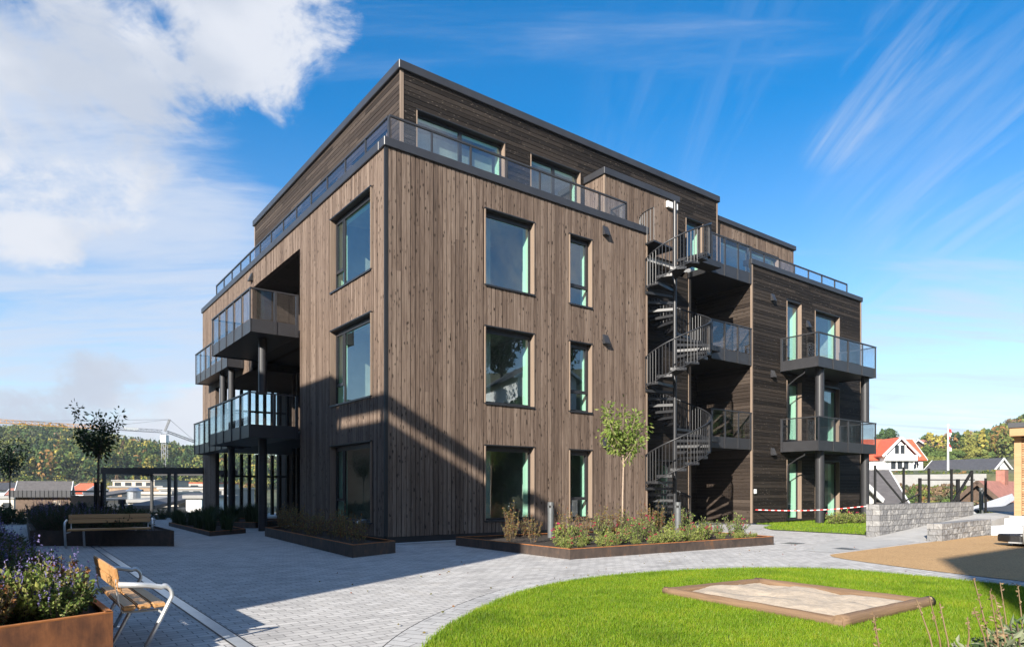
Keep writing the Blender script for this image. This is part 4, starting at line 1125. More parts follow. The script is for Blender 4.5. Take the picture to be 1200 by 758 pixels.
ps = [q[0].lerp(q[1], t)+Vector((0,0,-.12*math.sin(math.pi*t))) for t in np.linspace(0,1,10).tolist()] + [q[1].lerp(q[2], t)+Vector((0,0,-.18*math.sin(math.pi*t))) for t in np.linspace(.05,1,12).tolist()]

# ================================================================== STONE WALLS, RAMP, STEPS, KIOSK (right)
def block_wall(name, label, u0, v0, u1, v1, t, zt, z0=-.1, rough=.03, seed=0):
    """wall from local (u0,v0) to (u1,v1), t thick to the back"""
    o = thing(name, label, 'stone wall', W(u0, v0), FRAME_ANGLE + math.atan2(v1-v0, u1-u0))
    L = math.hypot(u1-u0, v1-v0); rng = random.Random(seed); m = MB()
    def disp(p): return mnoise.fractal(p*9, 1, 2, 3)*rough
    nx, nz = int(L/.05), max(4, int((zt-z0)/.05))
    def sheet(fn, na, nb):
        k = len(m.v)
        for i in range(na+1):
            for j in range(nb+1): m.add([fn(i/na, j/nb)])
        for i in range(na):
            for j in range(nb):
                q = k+i*(nb+1)+j; m.f.append((q, q+nb+1, q+nb+2, q+1)); m.m.append(0)
    def front(s, q):
        p = Vector((s*L, 0, z0+(zt-z0)*q)); e = min(s*L, L-s*L, zt-p.z); return (p.x, disp(p)*min(1, e*12), p.z)
    def back(s, q): p = Vector((s*L, t, z0+(zt-z0)*q)); return tuple(p)
    def left(s, q): p = Vector((0, t*s, z0+(zt-z0)*q)); e = min(t*s, t-t*s, zt-p.z); return (disp(p)*min(1, e*12), p.y, p.z)
    def right(s, q): return (L, t*s, z0+(zt-z0)*q)
    def top(s, q): return (s*L, t*q, zt)
    sheet(front, nx, nz); sheet(back, 4, 2); sheet(left, 8, nz); sheet(right, 2, 2); sheet(top, 6, 2)
    m.build('blocks', M['stone'], o); return o
w1 = inv(10.2, 18.35)
block_wall('stone_wall', 'tall grey split-stone retaining wall along the upper side of the ramp', 11.75, -6.1, 18.4, -6.1, .36, .90, -.6, .02, 1)
block_wall('stone_wall', 'low grey split-stone wall between the ramp and the tan play surface', 11.5, -7.72, 15.7, -7.45, .34, .44, -.1, .035, 2)
# ramp between them and the upper level
def prism_local(name, poly_z, m, label=None):
    mb = MB(); top = [W(u_, v_, z_) for u_, v_, z_ in poly_z]; n = len(top)
    mb.face(top)
    for i in range(n):
        a, b = top[i], top[(i+1) % n]; mb.face([a, b, Vector((b.x, b.y, -.5)), Vector((a.x, a.y, -.5))])
    return tag(mb.build(name, m), kind='structure')
prism_local('ramp', [(11.0,-7.37,.003), (18.4,-7.1,.47), (18.4,-6.11,.47), (11.0,-6.11,.003)], M['concrete'])
prism_local('upper_terrace', [(18.4,-12,.47), (30,-12,.47), (30,-5.8,.47), (18.4,-5.8,.47)], M['concrete'])
mb = MB()
for (u0, u1, v0, v1, z) in ((15.72, 18.4, -15, -7.4, .24), (16.9, 18.4, -15, -7.41, .44)):
    P = [W(u0,v0), W(u1,v0), W(u1,v1), W(u0,v1)]; mb.prism([(p.x,p.y) for p in P], -.05, z)
st_ = mb.build('concrete_steps', M['whiteconc'], None, bevel=.01); tag(st_, 'two white concrete steps beside the tan play surface', 'steps')
mb = MB(); mb.face([at(1140, 596.0, 31), at(1166, 600, 28), at(1215, 606, 25.2), at(1260, 590, 50), at(1215, 586, 50), at(1188, 588, 46)]); tag(mb.build('road', M['asphalt']), kind='structure')
mb = MB(); a_ = [at(1140,602,30), at(1170,597,34), at(1190,585,44), at(1186,578,46), at(1150,590,36), at(1138,594,32)]
for p in a_: mb.add([p])
mb.f.append(tuple(range(6))); mb.m.append(0)
gv = mb.build('gravel_bank', M['pebble']); tag(gv, kind='structure')

ki = thing('wooden_kiosk', 'small flat-roofed kiosk clad in honey-coloured slats at the right edge', 'kiosk', (at(1190, 0, 21.5).x, 21.5, 0), math.radians(-41))
KY = 0; x0 = 0
m = MB(); m.box((x0+.02, KY, .47), (x0+3.0, KY+3, 3.0)); m.build('wall', M['brownpaint'], ki)
m = MB(); z = .5
while z < 2.95: m.box((x0+.17, KY-.03, z), (x0+3.0, KY-.001, z+.055)); m.box((x0-.012, KY+.15, z), (x0+.0195, KY+3, z+.055)); z += .075
m.build('slats', M['slat'], ki)
m = MB(); m.box((x0-.03, KY-.05, .47), (x0+.16, KY+.14, 2.99)); m.build('corner_post', M['slat'], ki)
m = MB(); m.box((x0-.12, KY-.45, 3.0), (x0+3.3, KY+3.2, 3.0+.26)); m.build('eaves', M['slat'], ki)
m = MB(); m.box((x0-.16, KY-.5, 3.262), (x0+3.3, KY+3.3, 3.42)); m.build('roof', M['fascia'], ki)
# playground rocker at the right edge
rk = thing('playground_rocker', 'low playground rocking platform with a bent steel handrail', 'play equipment', (11.36, 15.45, 0), math.radians(-3))
m = MB(); m.prism([(0,-.2), (.14,-.36), (1.9,-.36), (1.9,.36), (.14,.36), (0,.2)], .10, .27); m.build('platform', M['black'], rk, bevel=.02)
m = MB(); m.prism([(-.03,-.21), (.12,-.385), (1.9,-.385), (1.9,-.365), (.13,-.365), (-.01,-.2)], .085, .115); m.box((.13,-.385,.25), (1.9,-.366,.282)); m.build('edge_trim', M['steel'], rk)
for x in (.45, 1.3): m = MB(); m.tube([(x,0,0),(x,0,.1)], .2, 14); m.build('spring_foot', M['black'], rk)
m = MB(); m.tube([(.17,-.42,.08), (.17,-.42,.46)] + [(.40-.23*math.cos(a), -.42, .50+.19*math.sin(a)) for a in np.linspace(.12, 1.57, 7).tolist()] + [(1.9,-.42,.69)], .024, 10); m.build('handrail', M['steel'], rk, smooth=True)
m = MB(); m.tube([(.40,-.366,.185),(.40,-.39,.185)], .045, 14); m.build('reflector', M['red'], rk)

# ---- steel fence frame behind the wall, barrier tape
fe = thing('fence_frame', 'unfinished black steel fence posts and braces behind the tall stone wall', 'fence', (0,0,0))
FY = 24.0
def fpost(px, top, bot=598, Y=FY, w=.062):
    a, b = at(px, bot, Y), at(px, top, Y); m = MB(); m.box((a.x-w/2, Y-w/2, a.z-.5), (a.x+w/2, Y+w/2, b.z)); m.build('post', M['black'], fe)
for px, t in ((1025.5, 545), (1059, 547), (1088.5, 548.5), (1115, 549.5), (1139, 551)): fpost(px, t)
fpost(1078, 560, w=.09, Y=26); fpost(1122.5, 561, w=.1, Y=26); fpost(1155, 560, 600, Y=25)
def fbar(a, b, w=.05, Y=FY): m = MB(); m.bar(at(*a, Y), at(*b, Y), w, w); m.build('brace', M['black'], fe)
fbar((1026, 549), (1060, 590)); fbar((1116, 590), (1139, 552), .07); fbar((1050, 592), (1078, 578), .05, 25.9); fbar((1078, 562), (1142, 562), .04, 25.95)
pts = []
A_, B_ = W(15.15, -.08, .55), at(1026.5, 591.5, 23.9)
for i in range(25):
    t = i/24; p = A_.lerp(B_, t); p.z -= .10*math.sin(math.pi*t); pts.append(p)
d_ = B_ - A_; L_ = math.hypot(d_.x, d_.y)
tp = MB()
for i in range(24):
    x0, x1 = L_*i/24, L_*(i+1)/24; z0, z1 = pts[i].z-A_.z, pts[i+1].z-A_.z
    tp.face([(x0, 0, z0-.014), (x1, 0, z1-.014), (x1, 0, z1+.014), (x0, 0, z0+.014)])
o = tp.build('barrier_tape', M['tape'], None); o.location = A_; o.rotation_euler = (0,0,math.atan2(d_.y, d_.x)); tag(o, 'red and white barrier tape strung from the dark wing to the fence', 'barrier tape')

# ================================================================== HOUSES AND TOWN
def gable_house(name, label, cat, loc, rz, L, Wd, hw, hr, wallm, roofm, wins=(), over=.35, chim=None, base=3.0, trimm='white', fronts=()):
    """ridge along local x; walls up to hw, ridge at hw+hr; wins: (side, a, z, w, h)"""
    o = thing(name, label, cat, loc, rz)
    m = MB(); x0, x1, y0, y1 = -L/2, L/2, -Wd/2, Wd/2
    m.box((x0, y0, -base), (x1, y1, hw-.001))
    for x in (x0, x1): m.face([(x, y0, hw-.001), (x, y1, hw-.001), (x, 0, hw+hr-.05)])
    m.build('wall', M[wallm], o)
    r = MB(); s = hr/(Wd/2); e = over
    for sg in (-1, 1):
        r.face([(x0-e, 0, hw+hr), (x1+e, 0, hw+hr), (x1+e, sg*(Wd/2+e), hw-s*e), (x0-e, sg*(Wd/2+e), hw-s*e)])
        r.face([(x0-e, 0, hw+hr+.14), (x1+e, 0, hw+hr+.14), (x1+e, sg*(Wd/2+e), hw-s*e+.14), (x0-e, sg*(Wd/2+e), hw-s*e+.14)])
    rf = r.build('roof', M[roofm], o)
    for x in (x0-e-.02, x1+e+.02):
        b = MB()
        for sg in (-1, 1): b.bar((x, -sg*.04, hw+hr+.04), (x, sg*(Wd/2+e), hw-s*e+.04), .08, .30)
        b.build('bargeboard', M[trimm], rf)
    for (sd, a, z, w, h) in wins:
        T = {'f': lambda x, d, z: (x, y0-d, z), 'l': lambda x, d, z: (x0-d, -x, z), 'r': lambda x, d, z: (x1+d, x, z)}[sd]
        q = MB(T); q.box((a-w/2, .005, z-h/2), (a+w/2, .06, z+h/2)); f = q.build('window', M[trimm], o)
        q = MB(T); q.box((a-w/2+.1, .061, z-h/2+.1), (a-.04, .075, z+h/2-.1)); q.box((a+.04, .061, z-h/2+.1), (a+w/2-.1, .075, z+h/2-.1)); q.build('pane', M['farglass'], f)
    if chim:
        q = MB(); q.box((chim-.4, -.3, hw+hr*.5), (chim+.4, .3, hw+hr+1.0)); q.build('chimney', M['browntile'], rf)
    return o
# red-roofed white house with a cross gable
h = gable_house('white_house', 'large white wooden house with bright red tiled roof and a central gable with balconies', 'house', (68.2, 124, 4.4), 0, 11.2, 8, 2.55, 3.55, 'white', 'redtile',
    [('f', -4.4, 1.4, .9, 1.3), ('f', 4.4, 1.4, .9, 1.3)], over=.5, base=4)
q = MB(); q.box((-2.4, -6.2, -3), (2.6, -4.01, 3.1)); q.face([(-2.4,-6.2,3.1),(2.6,-6.2,3.1),(.1,-6.2,5.6)]); q.build('gable_bay', M['white'], h)
q = MB()
for sg in (-1, 1):
    for dz in (0, .15): q.face([(.1,-6.8,6.0+dz), (.1,0,6.0+dz), (.1+sg*3.3,0,2.7+dz), (.1+sg*3.3,-6.8,2.7+dz)])
r_ = q.build('gable_roof', M['redtile'], h)
q = MB()
for sg in (-1, 1): q.bar((.1,-6.84,6.05), (.1+sg*3.3,-6.84,2.75), .1, .36)
q.build('bargeboard', M['white'], r_)
for z, n_ in ((1.2, 3), (4.0, 2)):
    q = MB(); wd = 1.7 if n_ == 3 else 1.0
    q.box((.1-wd, -6.26, z-.75), (.1+wd, -6.21, z+.75)); f = q.build('balcony_opening', M['farglass'], h)
    for k in range(n_+1):
        q = MB(); x = .1-wd + 2*wd*k/n_; q.box((x-.12, -6.33, z-.8), (x+.12, -6.27, z+.8)); q.build('mullion', M['white'], f)
q = MB(); q.box((-2.6, -7.0, 1.95), (2.8, -6.22, 2.1)); q.box((-2.6, -7.05, 2.0), (2.8, -6.98, 3.0)); q.box((-2.6, -7.05, -.5), (2.8, -6.98, .45)); q.build('balcony_front', M['white'], h)

gable_house('grey_roofed_house', 'low house with steep grey-brown roof and white bargeboard just behind the stone wall', 'house', (21.4, 48.0, -1.9), math.radians(-19.9), 9.4, 12.4, 2.3, 2.15, 'white', 'greytile', [], over=.3, base=2)
q_ = gable_house('dormer_house', 'small white dormer house with grey roof beside the dark wing', 'house', (19.95, 42.6, -1.1), math.radians(-62), 5, 2.4, 1.9, .75, 'white', 'greytile', [('r', 0, 1.1, .9, .9)], over=.35, base=2)
gable_house('brown_house', 'dark brown wooden house with faded red roof and chimney right of the fence', 'house', (38.0, 52.4, -1.6), math.radians(37), 7, 3.7, 1.6, 1.85, 'brownpaint', 'browntile', [('l', 0, .6, 1.0, .8)], over=.5, chim=1.2, base=2, trimm='brownpaint')
gable_house('black_roofed_house', 'white house with long black roof and a big white gable below the flagpole trees', 'house', (76.6, 112.6, 2.3), math.radians(-62), 10.5, 7, 1.6, 2.4, 'white', 'darktile', [('r', .2, 1.2, 1.4, .9), ('r', -1.0, 2.5, .9, .7)], over=.4, base=4)
gable_house('small_white_house', 'tiny white gabled house left of the flagpole', 'house', (86, 135, 3.0), math.radians(65), 6, 5, 1.2, 1.9, 'white', 'darktile', [], base=4)
gable_house('hillside_house', 'brown house with dark roof high above the trees right of the red-roofed house', 'house', (112.5, 180, 11.3), math.radians(15), 6.2, 6, 1.4, 1.9, 'brownpaint', 'browntile', [('f', -1, .4, 1.3, .8)], over=.6, base=8)
m_ = thing('hillside_villa', 'white modern villa with monopitch roof high on the right slope', 'house', (157, 220, 10.6), 0)
q = MB(); q.box((-2.2, 0, -3), (2.0, 6, 2.7)); q.box((-.8, -1.5, -5), (4.5, 6, -.2)); q.build('wall', M['white'], m_)
q = MB(); q.bar((-2.6, 3, 3.1), (2.8, 3, 2.4), 7, .25, up=(0,0,1)); q.build('roof', M['white'], m_)
q = MB(); q.box((-1.0, -.06, .6), (.9, -.005, 1.7)); q.build('window', M['farglass'], m_)
gable_house('pale_house', 'pale house half hidden by bushes next to the wooden kiosk', 'house', (168, 225, 8.3), .2, 6, 5, 1.8, 1.4, 'white', 'greytile', [], base=6)

# retaining wall of the right-hand bank
o = thing('retaining_wall', 'long pale concrete retaining wall below the houses at right', 'wall', (0,0,0))
m = MB(); P = []
for px in np.linspace(1028, 1156, 14).tolist():
    t = (px-600)/FOC; Y = 87.6/math.hypot(1, t); P.append((t*Y, Y))
for (a, b) in zip(P, P[1:]):
    m.face([(*a, -1), (*b, -1), (*b, 3.0), (*a, 3.0)]); m.face([(*a, 3.0), (*b, 3.0), (b[0]*1.006, b[1]*1.006, 3.0), (a[0]*1.006, a[1]*1.006, 3.0)])
m.build('concrete_face', M['grey'], o)
# flagpole with limp pennant
fp = thing('flagpole', 'white flagpole with a limp red and white pennant', 'flagpole', (0,0,0))
a = at(1111, 556, 92); b = at(1111, 499, 92); m = MB(); m.tube([a, b], .14, 10, r1=.08); m.tube([b, b+Vector((0,0,.25))], .14, 8); m.build('pole', M['white'], fp)
m = MB(); 
for i in range(6):
    z = b.z - .4 - i*.5; m.face([(b.x+.1, b.y, z), (b.x+.1+.22*math.sin(i*1.3+.6)+.15, b.y-.1, z-.1), (b.x+.1+.22*math.sin((i+1)*1.3+.6)+.15, b.y-.1, z-.55), (b.x+.1, b.y, z-.5)], i % 2)
m.build('pennant', [M['red'], M['white']], fp)

# ---- town to the left
def town(label, px0, px1, yt, Y, dep, wallm, roofm, wins=0, base=-9, rise=0, name='flat_roofed_building', skin=None, wz=None):
    o = thing(name, label, 'building', (0,0,0)); a, b = at(px0, yt, Y), at(px1, yt, Y)
    m = MB(); m.box((a.x, Y, base), (b.x, Y+dep, a.z-.25)); m.build('wall', M[wallm], o)
    m = MB(); n = m.add([(a.x-.2, Y-.2, a.z-.249), (b.x+.2, Y-.2, a.z-.249), (b.x+.2, Y+dep+.2, a.z-.249+rise), (a.x-.2, Y+dep+.2, a.z-.249+rise), (a.x-.2, Y-.2, a.z), (b.x+.2, Y-.2, a.z), (b.x+.2, Y+dep+.2, a.z+rise), (a.x-.2, Y+dep+.2, a.z+rise)])
    for q in ((0,3,2,1),(4,5,6,7),(0,1,5,4),(1,2,6,5),(2,3,7,6),(3,0,4,7)): m.f.append(tuple(n+i for i in q)); m.m.append(0)
    m.build('roof', M[roofm], o)
    for i in range(wins):
        x = a.x + (b.x-a.x)*(i+.5)/wins; w = (b.x-a.x)/wins*.3; zt = a.z - (wz or .7)
        m = MB(); m.box((x-w, Y-.05, zt-1.1), (x+w, Y-.005, zt)); m.build('window', M['farglass'], o)
    return o
town('long tan timber building with flat pale roof beyond the pergola', 128, 190, 569, 112, 14, 'tanwood', 'grey', 5, wz=.9)
town('pale upper storey with flat roof behind the tan timber building', 132, 181, 562, 132, 14, 'beige', 'grey', 4, wz=.5)
town('white-walled low building with pale roof right behind the pergola', 150, 226, 585, 57, 9, 'cream', 'grey', 0, rise=.3)
town('white container-like block left of the apartment building', 218, 236, 580, 52, 4, 'white', 'grey', 0)
town('grey building with a row of dark windows left of the apartment building', 186, 262, 571, 100, 12, 'grey', 'cream', 6, wz=.5)
town('long low building with a red roof edge under the crane', 176, 250, 565, 150, 14, 'cream', 'redtile', 5, wz=.6)
town('low building with sloping dark grey roof behind the bins', 150, 180, 592, 50, 10, 'grey', 'darktile', 0, rise=.9)
town('cream terrace house behind the guarded tree', 100, 122, 580, 80, 8, 'beige', 'greytile', 2, rise=.7)
town('white low warehouse at the far left', -30, 16, 581, 70, 10, 'cream', 'grey', 3)
town('white-roofed workshop between the shed and the bins', 84, 108, 584, 64, 8, 'cream', 'grey', 2)
town('grey plant-room box on the white building', 165, 200, 576, 66, 6, 'grey', 'cream', 0)
q = MB(); p = at(157, 579, 60); q.tube([(0,0,-1.2), (0,0,.3)], .55, 16); q.tube([(0,0,.3), (0,0,.62)], .7, 16, r1=.3); v = q.build('roof_ventilator', M['chimney'], None); v.location = p; tag(v, 'round zinc roof ventilator on the white building', 'ventilator')
gable_house('dark_roofed_house', 'white gabled house with dark grey roof above the shed', 'house', (-64.2, 92, -1.2), math.radians(28), 5.6, 5, 1.8, 1.75, 'white', 'greytile', [('r', 0, 1, .9, .9)], base=7)
gable_house('red_roofed_house', 'small house with dull red roof left above the shed', 'house', (-75, 104, -1.2), .3, 4.5, 4, 1.7, .9, 'white', 'browntile', [], base=7)
gable_house('white_cottage', 'small white cottage at the far left among autumn trees', 'house', (-100, 132, -1.0), .6, 4, 4, 2.3, 1.3, 'white', 'darktile', [], base=7)
gable_house('valley_house', 'white house with orange roof among the trees behind the guarded tree', 'house', (-76, 120, -.8), -.5, 5, 4.5, 1.6, 1.5, 'white', 'redtile', [('f', 0, .8, 1, .8)], base=7)
gable_house('ridge_house', 'tiny pale house high on the wooded hill above the pergola', 'house', (-143, 240, 6.0), .4, 4, 3.6, 1.5, 1.2, 'white', 'redtile', [], base=6)

# ---- tower crane
cr = thing('tower_crane', 'tall tower crane with long yellow jib standing in the valley', 'crane', (0,0,0))
cb = at(193, 505.5, 244); bx, by = cb.x, cb.y
def lattice(m, a, b, w, h, nseg, r, tri=False):
    a, b = Vector(a), Vector(b); t = (b-a).normalized(); up = Vector((0,0,1)) if abs(t.z) < .9 else Vector((1,0,0))
    s = t.cross(up).normalized()*w/2; u = s.cross(t).normalized()*h/2
    C = [-s-u, s-u, s+u, -s+u] if not tri else [-s-u, s-u, u]
    for c in C: m.bar(a+c, b+c, r, r)
    k = len(C)
    for i in range(nseg):
        p, q = a+(b-a)*i/nseg, a+(b-a)*(i+1)/nseg
        for j in range(k): m.bar(p+C[j], q+C[(j+1)%k], r*.6, r*.6); m.bar(q+C[j], q+C[(j+1)%k], r*.6, r*.6)
m = MB(); lattice(m, (bx, by, -8), (bx, by, cb.z-1), 1.5, 1.5, 16, .17); m.build('mast', M['cranegrey'], cr)
m = MB(); m.box((bx-1.6, by-1.6, -8), (bx+1.6, by+1.6, 4.6)); m.build('base_collar', M['yellow'], cr)
jd = Vector((-31.9, -37, 0)).normalized(); jt = Vector((bx, by, cb.z))
m = MB(); lattice(m, jt+jd*.8, jt+jd*19, .8, 1.0, 10, .13, True); m.build('jib_root', M['cranegrey'], cr)
m = MB(); lattice(m, jt+jd*19, jt+jd*62, .9, 1.1, 26, .16, True); m.build('jib', M['yellow'], cr)
m = MB(); lattice(m, jt-jd*.8, jt-jd*11-Vector((0,0,3.2)), .7, .7, 7, .13); m.build('counter_jib', M['cranegrey'], cr)
m = MB(); m.box((bx-1.0, by-1.2, cb.z-4), (bx+1.0, by+1.0, cb.z-1.4)); m.build('cab', M['white'], cr)
ap = jt + Vector((1.8, 0, 4.4)); m = MB(); lattice(m, jt, ap, .5, .5, 5, .13); m.build('apex_frame', M['cranegrey'], cr)
m = MB()
for p in (jt+jd*22, jt+jd*48, jt-jd*11-Vector((0,0,3))): m.bar(ap, p, .09, .09)
m.build('pendant_lines', M['cranegrey'], cr)
m = MB(); m.bar(jt+jd*9+Vector((0,0,.2)), jt+jd*13.5+Vector((0,0,.2)), .5, 1.0); m.build('banner', M['white'], cr)

# ================================================================== FAR WOODS
def woods(name, centers, heights, widths, cols, K, size, seed):
    rng = np.random.default_rng(seed); n = len(centers)
    idx = np.repeat(np.arange(n), K); m = len(idx)
    t = rng.uniform(0, 1, m)**.8
    conif = (rng.uniform(0,1,n) < .35)[idx]
    prof = np.where(conif, (1-t)*.9+.06, np.sqrt(np.clip(1-(2*t-1)**2, 0, 1))*.85+.15)
    lob = 1 + .35*np.sin(rng.uniform(0, 6.28, n)[idx] + 5*t)
    a = rng.uniform(0, 2*np.pi, m); rr = np.sqrt(rng.uniform(.25, 1, m))*widths[idx]*.5*prof*lob
    c = centers[idx] + np.c_[np.cos(a)*rr, np.sin(a)*rr, (.08+.92*t)*heights[idx]]
    nrm = np.c_[np.cos(a), np.sin(a), rng.uniform(-.2, 1.0, m)] + rng.normal(0, .45, (m,3)); nrm /= np.linalg.norm(nrm, axis=1)[:,None]
    r0 = rng.normal(0,1,(m,3)); s = np.cross(nrm, r0); s /= np.linalg.norm(s, axis=1)[:,None]; q = np.cross(nrm, s)
    sz = size*rng.uniform(.5, 1.25, m)[:,None]*(heights[idx]/8)[:,None]
    v = np.empty((m*4, 3)); v[0::4] = c - s*sz*.5; v[1::4] = c + q*sz*.38; v[2::4] = c + s*sz*.5; v[3::4] = c - q*sz*.38
    me = bpy.data.meshes.new(name); me.vertices.add(m*4); me.vertices.foreach_set('co', v.ravel())
    me.loops.add(m*4); me.loops.foreach_set('vertex_index', np.arange(m*4)); me.polygons.add(m); me.polygons.foreach_set('loop_start', np.arange(m)*4)
    me.update(calc_edges=True)
    col = np.clip(cols[idx]*rng.uniform(.65, 1.3, m)[:,None], 0, 1)
    at_ = me.color_attributes.new('Col', 'FLOAT_COLOR', 'POINT'); at_.data.foreach_set('color', np.repeat(np.c_[col, np.ones(m)], 4, axis=0).ravel())
    me.materials.append(M['forest']); o = bpy.data.objects.new(name, me); COL.objects.link(o); return o
PAL = np.array([(.030,.055,.022),(.048,.082,.028),(.075,.11,.03),(.12,.14,.038),(.18,.18,.045),(.27,.23,.05),(.22,.125,.045),(.17,.115,.07),(.075,.085,.045)])
def wood_area(name, label, px0, px1, r0, r1, n, hr, seed, weights, K=42, size=1.5, wr=.75):
    rng = np.random.default_rng(seed); P, H_, Wd_, C_ = [], [], [], []
    while len(P) < n:
        px = rng.uniform(px0, px1); r = math.sqrt(rng.uniform(r0*r0, r1*r1)); t = (px-600)/FOC; Y = r/math.hypot(1, t); x = t*Y
        g = mnoise.noise(Vector((x*.02, Y*.02, seed)))
        w = np.array(weights, float)
        if g > .1: w[:3] *= 2.2
        elif g < -.15: w[4:7] *= 2.0
        P.append((x, Y, terrain(x, Y)-.4)); h = rng.uniform(*hr); H_.append(h); Wd_.append(h*rng.uniform(wr*.7, wr*1.25)); C_.append(PAL[rng.choice(len(PAL), p=w/w.sum())])
    o = woods(name, np.array(P), np.array(H_), np.array(Wd_), np.array(C_), K, size, seed); return tag(o, label, 'woodland', kind='stuff')
WL = [4,5,5.5,4.5,2.6,1.5,.5,.6,1]
wood_area('far_woodland', 'far wooded ridge of dark conifers and yellowing trees at left', -90, 330, 258, 475, 2900, (6, 10.5), 1, WL, 120, .85)
wood_area('valley_trees', 'autumn trees among the houses in the valley at left', -60, 300, 125, 215, 300, (4, 7.5), 2, [1,2,3,4,3.5,2.5,2.5,1.5,1], 260, .55)
wood_area('slope_woodland', 'wooded hillside on the right with autumn colours', 1085, 1320, 205, 395, 1400, (5.5, 9), 3, [3,4,4,4,2.5,1,1.2,1.6,1], 120, .85)
wood_area('bank_scrub', 'dry brown scrub on the bank below the retaining wall', 1030, 1260, 48, 83, 620, (.5, 1.3), 4, [0,.2,.5,.8,.5,.0,.15,4.5,3], 160, 1.5, 1.3)
wood_area('garden_hedges', 'low garden hedges above the retaining wall', 1020, 1175, 89.5, 100, 90, (.3, .75), 5, [1,2,3,3,1,.5,.5,.6,.5], 160, 1.5, 1.3)
# separate trees between the houses on the right
gt = 'green and yellow garden trees behind the houses at right'
def big_tree(loc, H, wd, col, seed, label, group=None, K=900, size=.55):
    o = thing('garden_tree', label, 'tree', loc, 0, group)
    rng = np.random.default_rng(seed)
    nb = 26; c = np.c_[rng.normal(0, wd*.20, nb), rng.normal(0, wd*.20, nb), rng.uniform(.35, .9, nb)*H]
    crown = woods('crown', c - np.array([0,0,.35*H*.5]), np.full(nb, H*.36), np.full(nb, wd*.5), np.clip(np.array([col])*rng.uniform(.75, 1.25, (nb,1)), 0, 1), K//nb*3, size*8/(H*.36), seed)
    crown.parent = o
    m = MB(); m.tube([(0,0,-1), (.05,0,H*.3), (0,.1,H*.7)], H*.03, 7, r1=H*.012)
    for k in range(5): a = k*1.26; m.tube([(0,0,H*(.25+.05*k)), (math.cos(a)*wd*.3, math.sin(a)*wd*.3, H*(.5+.06*k))], H*.014, 5, r1=H*.005)
    m.build('trunk', M['bark'], o); return o
for i, (px, yt, Y, wpx, c) in enumerate(((1088, 523, 150, 22, 2), (1100, 527, 155, 18, 3), (1112, 530, 148, 20, 2), (1124, 527, 158, 20, 3), (1136, 524, 150, 22, 4), (1147, 527, 160, 20, 3), (1157, 531, 165, 18, 2), (1094, 536, 130, 20, 3), (1126, 538, 135, 22, 3), (1145, 537, 140, 18, 2))):
    p = at(px, yt, Y); zb = terrain(p.x, Y); big_tree((p.x, Y, zb), p.z-zb, wpx*Y/FOC, PAL[c], 100+i, 'green-yellow garden tree in the row behind the houses at right', gt, 2400, .42)
p = at(1037, 503, 175); zb = terrain(p.x, 175); big_tree((p.x, 175, zb), p.z-zb, 5.2, PAL[1], 130, 'rounded dark green tree rising behind the red roof', None, 2600, .45)

# ================================================================== NEIGHBOURS BEHIND THE CAMERA (they shade the plaza and show in the glass)
def block(name, label, u0, u1, v0, v1, h, wins=True, mat='board'):
    o = thing(name, label, 'building', (CX, CY, 0), FRAME_ANGLE)
    m = MB(); m.box((u0, v0, -.5), (u1, v1, h-.2)); m.build('wall', M[mat], o)
    m = MB(); m.box((u0-.0, v0-.0, h-.199), (u1+.0, v1+.0, h)); m.build('roof', M['fascia'], o)
    if wins:
        nf = int(h//3.1)
        for f in range(nf):
            y = v0 + 1.5
            while y < v1 - 2:
                m = MB(); m.box((u1+.002, y, .6+3.1*f), (u1+.04, y+1.5, 2.6+3.1*f)); w = m.build('window', M['frame'], o)
                m = MB(); m.box((u1+.041, y+.06, .66+3.1*f), (u1+.05, y+1.44, 2.54+3.1*f)); m.build('pane', M['farglass'], w); y += 3.4
    return o
block('neighbour_block', 'dark timber apartment block beside the plaza, outside the left of the picture', -26, -13, -9.33, 14, 9.8)
b = block('neighbour_block', 'upper storey set back on the dark timber block left of the plaza', -26, -13.05, -3.6, 13.9, 11.35, False)
tr = thing('roof_rail', 'roof terrace rail of the dark timber block left of the plaza', 'railing', (CX, CY, 0), FRAME_ANGLE)
m = MB(); m.box((-13.35, -9.33, 10.2), (-13.05, -3.7, 10.48)); m.build('handrail', M['metal'], tr)
for y in (-9.2, -6.5, -3.9): m = MB(); m.box((-13.25, y, 9.8), (-13.15, y+.12, 10.2)); m.build('post', M['metal'], tr)
block('neighbour_block', 'lower timber wing of the block left of the plaza', -26, -14, -11.45, -9.4, 8.3, False)
block('neighbour_block', 'timber house far left of the picture, mirrored in the balcony facade windows', -22, -9.3, 30, 40, 6.5, True, 'dark_board')
block('neighbour_block', 'dark timber apartment block behind the camera', -17.3, 1.5, -32, -21.45, 12.6)
PH = W(50.5, -58)
gable_house('white_house', 'white house with dark roof on the slope behind the right of the camera', 'house', (PH.x, PH.y, 12.4), FRAME_ANGLE+math.pi/2+.25, 12, 8.5, 3.6, 2.6, 'white', 'darktile', [('l', -2, 2.0, 1.3, 1.5), ('l', 1.5, 2.0, 1.3, 1.5), ('r', -2, 2.0, 1.3, 1.5), ('f', -2, 2.2, 1.3, 1.5), ('f', 2, 2.2, 1.3, 1.5)], base=9, over=.8)
gh = 'trees behind the right of the camera'
